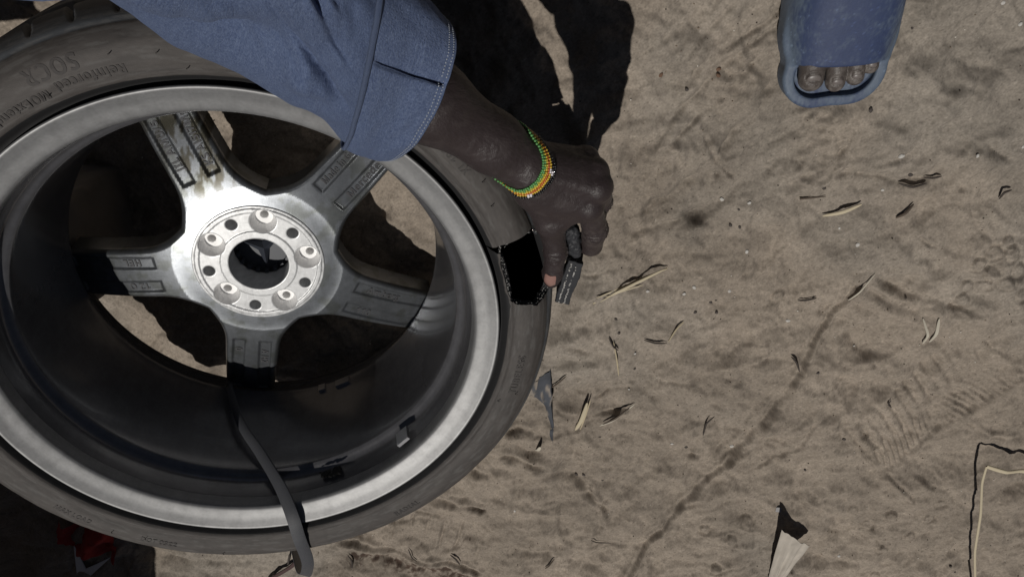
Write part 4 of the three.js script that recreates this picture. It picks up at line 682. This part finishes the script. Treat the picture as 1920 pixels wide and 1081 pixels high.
// ---------- litter on the sand ----------
const strawMat = (r, g, b) => new THREE.MeshStandardMaterial({ color: new THREE.Color(r, g, b), roughness: 0.8, side: THREE.DoubleSide });
const STRAW = [strawMat(0.52, 0.45, 0.32), strawMat(0.44, 0.37, 0.25), strawMat(0.5, 0.46, 0.38)], TWIG = [strawMat(0.05, 0.04, 0.034), strawMat(0.09, 0.068, 0.052), strawMat(0.16, 0.125, 0.095)];
// a dry blade: flattened tube with fibres; points lie at given heights over the sand
function blade(pts, w, t = 0.35, taper = 0.3) {
  const c = new THREE.CatmullRomCurve3(pts.map((p) => V3(p[0], groundY(p[0], p[2]) + (p[3] ?? p[1]), p[2])), false, 'catmullrom', 0.3), n = 26;
  return sheet(n, 9, (i, j, a, q) => { const p = c.getPoint(i), d = c.getTangent(i), s = d.clone().cross(V3(0, 1, 0)).normalize(), u = s.clone().cross(d), k = q / 8 * Math.PI * 2, ww = w * lerp(1, taper, Math.abs(i * 2 - 1) ** 3) * (1 + 0.15 * noise(i * 9, q, w * 900)); p.addScaledVector(s, Math.cos(k) * ww / 2).addScaledVector(u, Math.sin(k) * ww / 2 * t + w * 0.08 * Math.cos(k * 3)); return [p.x, p.y, p.z]; });
}
const H = (p, h) => [p[0], 0, p[2], h];
function bundle(name, list, mat, label, category, group) { return single(name, list.length > 1 ? join(list) : list[0], mat, label, category, group); }
bundle('dry_straw', [blade([H([0.3566, 0, 0.1059], 0.002), H([0.3897, -0, 0.0828], 0.006), H([0.4203, 0, 0.0669], 0.009), H([0.4526, 0, 0.0527], 0.004)], 0.0042), blade([H([0.3601, 0, 0.0908], 0.004), H([0.3999, 0, 0.0775], 0.007), H([0.4237, 0, 0.0651], 0.01)], 0.003), blade([H([0.3723, 0, 0.0902], 0.003), H([0.4038, 0, 0.0822], 0.006), H([0.4227, 0, 0.0789], 0.004)], 0.002), blade([H([0.3655, 0, 0.0971], 0.006), H([0.41, 0, 0.0705], 0.009), H([0.452, 0, 0.0535], 0.006)], 0.003)], STRAW[0], 'frayed bundle of pale straw lying beside the torn tyre edge', 'straw');
bundle('dry_straw', [blade([H([0.6338, 0, -0.0331], 0.006), H([0.6539, 0, -0.0425], 0.009), H([0.6748, 0, -0.0531], 0.007)], 0.0046)], STRAW[0], 'short pale straw lying past the toes of the sandal', 'straw');
bundle('dry_straw', [blade([H([0.3416, 0, 0.3291], 0.001), H([0.3491, 0, 0.2984], 0.008), H([0.3563, 0, 0.2684], 0.014)], 0.0058)], STRAW[0], 'upright split straw of yellow-green hue near tyre', 'straw');
bundle('dry_straw', [blade([H([0.3487, -0, 0.3266], 0.001), H([0.3545, 0, 0.296], 0.007), H([0.3609, 0, 0.2662], 0.012)], 0.0024)], STRAW[1], 'thin sliver of straw beside the yellow-green split straw', 'straw');
bundle('dry_straw', [blade([H([0.2813, 0, 0.375], 0.001), H([0.2868, 0, 0.3598], 0.006), H([0.2898, 0, 0.3491], 0.012)], 0.0055)], STRAW[2], 'short stub of straw stuck in a hollow near the tyre', 'straw');
bundle('dry_straw', [blade([H([0.3769, 0, 0.3177], 0.002), H([0.3967, 0, 0.3043], 0.004), H([0.4259, 0, 0.2758], 0.004)], 0.003)], STRAW[2], 'half buried straw beside a dark twig near the tyre', 'straw');
bundle('dry_straw', [blade([H([0.9887, 0, 0.6112], 0.02), H([0.9505, -0, 0.4939], 0.03), H([0.9295, -0, 0.4066], 0.036), H([0.9196, -0, 0.3549], 0.038), H([0.9163, 0, 0.3217], 0.04)], 0.0034, 0.6, 0.9), blade([H([0.9163, 0, 0.3217], 0.04), H([0.943, 0, 0.3268], 0.036), H([0.975, 0, 0.3346], 0.03), H([1.0229, 0, 0.3454], 0.02)], 0.0062, 0.4, 0.9)], STRAW[0], 'long bent reed arching over the sand', 'straw');
bundle('dry_straw', [blade([H([0.8004, 0, 0.1485], 0.003), H([0.7961, -0, 0.1258], 0.004), H([0.7876, 0, 0.1055], 0.002)], 0.0032)], STRAW[2], 'flat grey straw, stub of a broken pair by the sole print', 'straw');
bundle('dry_straw', [blade([H([0.8096, 0, 0.1463], 0.003), H([0.8056, 0, 0.1228], 0.004), H([0.804, 0, 0.1006], 0.002)], 0.0042)], STRAW[2], 'wider grey straw lying on the edge of the sole print', 'straw');
bundle('dry_straw', [blade([H([0.6905, 0, 0.0872], 0.003), H([0.6989, 0, 0.0691], 0.004), H([0.7155, 0, 0.0463], 0.002)], 0.0022)], STRAW[2], 'grey straw lying in the long crease of the sand', 'straw');
bundle('dry_straw', [blade([H([0.4624, 0, 0.16], 0.003), H([0.4723, 0, 0.1429], 0.004), H([0.4821, -0, 0.133], 0.003)], 0.0022)], STRAW[1], 'thin straw joined to the end of a bent twig', 'straw');
bundle('dry_straw', [blade([H([0.399, 0, 0.2222], 0.002), H([0.3939, 0, 0.1903], 0.004), H([0.3875, 0, 0.1612], 0.004)], 0.002)], STRAW[1], 'fine upright straw crossing a small forked twig', 'straw');
for (const [pts, w, m, label] of [
  [[H([0.4293, 0, 0.1581], 0.003), H([0.445, 0, 0.1617], 0.004), H([0.4611, 0, 0.1618], 0.003)], 0.0026, 0, 'bent dark twig ending in a thin straw'],
  [[H([0.3805, 0, 0.1554], 0.003), H([0.388, 0, 0.1682], 0.004), H([0.3951, 0, 0.175], 0.003)], 0.002, 0, 'small forked dark twig beside a fine straw'],
  [[H([0.3007, 0, 0.2611], 0.003), H([0.312, 0, 0.2441], 0.006), H([0.3244, -0, 0.2245], 0.004)], 0.0026, 1, 'brown twig leaning out from the rubber scrap'],
  [[H([0.5303, 0, 0.3258], 0.003), H([0.5335, 0, 0.3075], 0.005), H([0.5418, 0, 0.2871], 0.004)], 0.0028, 0, 'curved dark twig on open sand left of the crease'],
  [[H([0.3813, 0, 0.3103], 0.004), H([0.4002, 0, 0.2981], 0.006), H([0.4245, 0, 0.2779], 0.004)], 0.0032, 1, 'flat brown twig lying over a half buried straw'],
  [[H([0.6158, 0, -0.0568], 0.003), H([0.6035, 0, -0.0536], 0.004), H([0.7177, 0, -0.0574], 0.003)].slice(0, 2).concat([H([0.6309, 0, -0.0615], 0.003)]), 0.0026, 1, 'dark chip of wood at the end of a short pale straw'],
  [[H([0.7122, 0, -0.0808], 0.003), H([0.7286, 0, -0.0778], 0.005), H([0.7444, 0, -0.0818], 0.003)], 0.003, 0, 'black twig lying in a furrow below the sandal'],
  [[H([0.7418, 0, -0.0871], 0.003), H([0.7507, 0, -0.0888], 0.005), H([0.7592, 0, -0.0917], 0.003)], 0.0026, 0, 'thin black splinter next to the furrow twig'],
  [[H([0.7195, 0, -0.0361], 0.003), H([0.7274, 0, -0.0435], 0.005), H([0.7376, 0, -0.0538], 0.004)], 0.004, 1, 'dark brown chip lying in smooth sand'],
  [[H([0.8377, 0, -0.0613], 0.003), H([0.8391, 0, -0.071], 0.008), H([0.8497, 0, -0.0727], 0.004)], 0.003, 0, 'hooked black twig poking out of the sand'],
  [[H([0.6284, 0, 0.0941], 0.003), H([0.6398, 0, 0.0919], 0.004), H([0.6515, 0, 0.0881], 0.003)], 0.003, 0, 'straight slate grey stick on flat sand'],
  [[H([0.6336, 0, 0.18], 0.004), H([0.6404, -0, 0.1859], 0.006), H([0.6463, 0, 0.199], 0.004)], 0.0028, 0, 'hooked dark twig beside the long crease'],
  [[H([0.3759, 0, 0.5526], 0.003), H([0.3869, -0, 0.5615], 0.004), H([0.4096, 0, 0.5619], 0.003)], 0.0022, 0, 'thin forked twig on the lower sand'],
  [[H([0.3027, 0, 0.6117], 0.003), H([0.3089, -0, 0.6047], 0.004), H([0.3176, 0, 0.595], 0.003)], 0.0024, 1, 'tiny brown splinter on the lower sand'],
  [[H([0.7782, 0, 0.239], 0.003), H([0.7774, 0, 0.2484], 0.004), H([0.7842, 0, 0.2556], 0.003)], 0.0022, 0, 'tiny dark crumb of twig inside the sole print'],
  [[H([0.1414, 0, 0.6069], 0.004), H([0.1501, 0, 0.619], 0.006), H([0.156, -0, 0.6354], 0.004)], 0.0032, 0, 'knotted dark root fibre beside the tread marks'],
  [[H([0.0718, 0, 0.5914], 0.003), H([0.0782, 0, 0.6061], 0.004), H([0.086, 0, 0.6145], 0.003)], 0.0022, 0, 'dark fibre lying across the tread marks'],
  [[H([-0.0418, -0, 0.6377], 0.004), H([-0.0345, 0, 0.6489], 0.006), H([-0.0351, 0, 0.6825], 0.004)], 0.003, 0, 'black root fibre at the end of the dark mulch'],
  [[H([-0.1525, 0, 0.6691], 0.004), H([-0.1468, 0, 0.6498], 0.006), H([-0.1425, 0, 0.6335], 0.01)], 0.0034, 0, 'dark pod-like twig beside the hanging rubber strip'],
]) single('twig', blade(pts, w, 0.8, 0.25), TWIG[m], label, 'twig');
// brown ribbon of bark beside the strip
single('bark_ribbon', blade([H([-0.1959, -0, 0.7115], 0.006), H([-0.1668, 0, 0.6812], 0.014), H([-0.1419, 0, 0.6627], 0.012), H([-0.1107, 0, 0.6229], 0.006)], 0.007, 0.25, 0.5), strawMat(0.06, 0.03, 0.028), 'dark red-brown ribbon of bark under the hanging rubber strip', 'bark');
// dry leaf standing on edge
{
  const A = [0.6567, 0.048, 0.459], B = [0.709, 0.036, 0.5013], C = [0.6929, 0.006, 0.6196], D = [0.6708, 0.004, 0.619];
  const g = sheet(16, 14, (i, j) => { const l = A.map((v, k) => lerp(v, D[k], i)), r = B.map((v, k) => lerp(v, C[k], i)), p = l.map((v, k) => lerp(v, r[k], j)); const curl = 0.006 * Math.sin(j * Math.PI) + 0.0025 * noise(i * 3, j * 3, 4) - 0.004 * Math.exp(-(((j - 0.38 - 0.1 * i) / 0.07) ** 2)) + 0.002 * Math.sin(j * 22); return [p[0], p[1] + curl, p[2]]; }, { paint: (i, j) => { const v = 1 + 0.25 * fbm(i * 6, j * 6, 3, 3); return [0.42 * v, 0.38 * v, 0.33 * v]; } });
  const back = g.clone(); back.translate(0, -0.0007, 0);
  single('dry_leaf', mergeGeometries([g, back]), new THREE.MeshStandardMaterial({ vertexColors: true, roughness: 0.85, side: THREE.DoubleSide }), 'curled pale grey dry leaf standing out of the sand', 'leaf');
  const e = [0.6596, 0.003, 0.4556]; single('paper_scrap', (() => { const q = sheet(4, 4, (i, j) => [e[0] + (j - 0.5) * 0.008, groundY(e[0], e[2]) + 0.002 + 0.001 * i * j, e[2] + (i - 0.5) * 0.009]); return q; })(), strawMat(0.3, 0.29, 0.29), 'tiny grey scrap above the tip of the dry leaf', 'scrap');
}
// half-buried rubber scrap by the tyre
{
  const a = [0.2768, 0, 0.2291], g = sheet(30, 16, (i, j) => { const p = [lerp([0.2655, 0, 0.2632][0], [0.2777, 0, 0.2919][0], i), 0, lerp([0.2655, 0, 0.2632][2], [0.2777, 0, 0.2919][2], i)], q = [lerp([0.2997, -0, 0.2185][0], [0.3084, 0, 0.3437][0], i), 0, lerp([0.2997, -0, 0.2185][2], [0.3084, 0, 0.3437][2], i)], x = lerp(p[0], q[0], j), z = lerp(p[2], q[2], j), h = 0.016 * Math.sin(Math.PI * clamp(i * 1.15, 0, 1)) * sstep(0, 0.6, j) * sstep(1.0, 0.2, i) + 0.001 - 0.016 * sstep(0.35, 0.8, i) * sstep(0.9, 0.4, j); const w = 0.004 * noise(i * 5, j * 5, 3); return [x + w, groundY(x, z) + h + 0.5 * w, z + w]; }, { paint: (i, j) => { const d = sstep(-0.15, 0.3, fbm(i * 5, j * 5, 6, 4) + 0.5 * (0.3 - j)); return [lerp(0.06, 0.26, d), lerp(0.066, 0.225, d), lerp(0.08, 0.19, d)]; } });
  const b = g.clone(); b.translate(0.0008, -0.003, 0.0005);
  single('rubber_scrap', mergeGeometries([g, b]), new THREE.MeshStandardMaterial({ vertexColors: true, roughness: 0.8, side: THREE.DoubleSide }), 'dusty blue-grey scrap of rubber half buried beside the tyre tread', 'rubber scrap');
}
// pebbles and shell bits
{
  const r = rng(77), lightM = strawMat(0.5, 0.48, 0.45), darkM = strawMat(0.06, 0.05, 0.045), redM = strawMat(0.14, 0.08, 0.05);
  const stone = (p, s, mat, name, label, cat, group) => { const g = new THREE.IcosahedronGeometry(s, 1), q = g.attributes.position; for (let i = 0; i < q.count; i++) { const k = 1 + 0.35 * noise(q.getX(i) / s + s * 1e4, q.getY(i) / s, q.getZ(i) / s); q.setXYZ(i, q.getX(i) * k * 1.25, q.getY(i) * k * 0.7, q.getZ(i) * k); } g.rotateY(r() * 6); g.computeVertexNormals(); const o = on(p, s * 0.3); g.translate(...o); single(name, g, mat, label, cat, group); };
  for (const p of [[0.5429, 0, -0.0466], [0.5109, 0, -0.0462], [0.6577, 0, -0.0172], [0.6854, 0, 0.0055], [0.7201, 0, 0.1683], [0.5786, 0, 0.3543], [0.537, 0, 0.0828], [0.4773, -0, 0.0879], [0.4187, 0, 0.1827], [0.4292, 0, 0.0885], [0.7049, 0, -0.1169], [0.7874, 0, -0.1211], [0.8396, 0, -0.1297], [0.6954, 0, -0.072], [0.6226, 0, 0.1286], [0.7738, 0, 0.5579], [0.2511, 0, 0.49], [0.5495, 0, 0.0206], [0.4896, 0, 0.0784], [0.7739, 0, -0.2859], [0.8011, -0, -0.2637], [0.4867, -0, 0.3441], [0.4165, 0, 0.2542]]) stone(p, lerp(0.0014, 0.0028, r()), lightM, 'pebble', 'tiny whitish pebble or shell bit on the sand', 'pebble', 'whitish pebbles scattered on the sand');
  for (const p of [[0.5311, 0, -0.0375], [0.5244, 0, -0.0146], [0.536, 0, -0.0128], [0.67, 0, 0.1977], [0.3467, 0, 0.4346], [0.3791, 0, 0.3431], [0.4209, 0, 0.2117], [0.3942, 0, 0.1503], [0.3893, -0, 0.1315], [0.5103, 0, 0.358], [0.7217, 0, -0.0933], [0.6255, 0, -0.0732], [0.4493, 0, -0.1882], [0.4964, -0, 0.1195], [0.5161, 0, 0.106], [0.5226, 0, 0.1015], [0.7642, 0, 0.0821], [0.689, 0, 0.382], [0.9585, -0, 0.5766], [0.9456, 0, 0.5594], [0.5247, -0, 0.1181], [0.7296, 0, 0.3124], [0.3882, 0, 0.4314], [0.3589, 0, 0.4281], [0.6583, 0, -0.1697], [0.6875, 0, -0.2582]]) stone(p, lerp(0.0014, 0.0026, r()), darkM, 'crumb', 'tiny black crumb of dirt on the sand', 'crumb', 'black crumbs scattered on the sand');
  for (const p of [[0.4191, 0, -0.2018], [0.4832, 0, -0.2103], [0.4834, 0, -0.2043]]) stone(p, 0.0022, redM, 'grain', 'tiny rust-red grain between the tyre tracks', 'grain', 'rust-red grains by the tyre tracks');
}
// loose coarse grains, far too many to count
{
  const r = rng(404), n = 2600, g = new THREE.IcosahedronGeometry(1, 0), m = new THREE.InstancedMesh(g, new THREE.MeshStandardMaterial({ roughness: 0.9, color: 0xffffff }), n), M = new THREE.Matrix4(), q = new THREE.Quaternion(), c = new THREE.Color();
  for (let i = 0; i < n; i++) {
    let x, z; do { x = lerp(-0.75, 1.3, r()); z = lerp(-0.36, 0.85, r()); } while (noise(x * 9, 50, z * 9) < (r() - 0.75) * 0.7);
    const s = lerp(0.0004, 0.0011, r() ** 2), v = r(); q.setFromEuler(new THREE.Euler(r() * 6, r() * 6, r() * 6)); M.compose(V3(x, groundY(x, z) + s * 0.4, z), q, V3(s * 1.3, s * 0.8, s)); m.setMatrixAt(i, M);
    if (v < 0.5) c.setRGB(0.07, 0.055, 0.045); else if (v < 0.8) c.setRGB(0.2, 0.155, 0.115); else c.setRGB(0.6, 0.56, 0.5); m.setColorAt(i, c);
  }
  m.name = 'sand_grains'; shadowed(m); m.userData = { kind: 'stuff', label: 'coarse dark and pale grains scattered over the sand', category: 'grains' }; scene.add(m);
}
// ---------- out of the frame to the left: a low plank table that shades the sand, and a stone under the wheel ----------
{
  const t = holder('plank_table', 'low table of grey planks standing on the sand beside the wheel', 'table'), wood = [strawMat(0.16, 0.13, 0.1), strawMat(0.13, 0.105, 0.085)];
  for (let k = 0; k < 7; k++) { const g = box(0.148, 0.024, 1.9, -0.527 - k * 0.15, 0.45, 0.55 + 0.01 * (k % 3)); part('plank', g, wood[k % 2], t); }
  for (const [x, z] of [[-0.95, -0.25], [-0.95, 1.35], [-1.42, -0.25], [-1.42, 1.35]]) part('leg', box(0.06, 0.436, 0.06, x, 0.218, z), wood[0], t);
  const s = nets((x, y, z) => { const q = [Math.abs(x + 318) - 36, Math.abs(y - 62) - 66, Math.abs(z) - 60]; return Math.hypot(Math.max(q[0], 0), Math.max(q[1], 0), Math.max(q[2], 0)) + Math.min(0, Math.max(...q)) - 12 + 5 * fbm(x / 40, y / 40, z / 40, 3); }, [-380, -24, -90], [-256, 158, 90], 5);
  single('prop_stone', s, strawMat(0.2, 0.18, 0.16), 'rough stone block propping up the raised side of the wheel', 'stone');
  const cl = [-0.4962, 0.014, 0.6179], red = sheet(24, 24, (i, j) => [cl[0] + (j - 0.5) * 0.09, groundY(cl[0], cl[2]) + 0.012 + 0.018 * fbm(i * 3, j * 3, 8, 3) + 0.012 * Math.sin(j * 9 + i * 5), cl[2] + (i - 0.5) * 0.08]);
  single('red_rag', red, strawMat(0.32, 0.02, 0.015), 'crumpled red rag in the shade under the edge of the tyre', 'rag');
  const a = [-0.5262, 0.016, 0.6314], b = [-0.5278, 0.008, 0.7], c = [-0.5603, 0.004, 0.7559], d = [-0.4704, 0.012, 0.6629], P = []; for (const q of [[a, b, c], [b, d, c]]) for (const p of q) P.push(...p); for (const q of [[a, c, b], [b, c, d]]) for (const p of q) P.push(p[0], p[1] - 0.0015, p[2]);
  const m = new THREE.BufferGeometry(); m.setAttribute('position', new THREE.Float32BufferAttribute(P, 3)); m.computeVertexNormals();
  single('metal_offcut', m, new THREE.MeshStandardMaterial({ color: new THREE.Color(0.7, 0.7, 0.72), metalness: 0.3, roughness: 0.5, side: THREE.DoubleSide }), 'bent triangular offcut of bare sheet metal in the shade', 'sheet metal');
}
renderer.render(scene, camera);
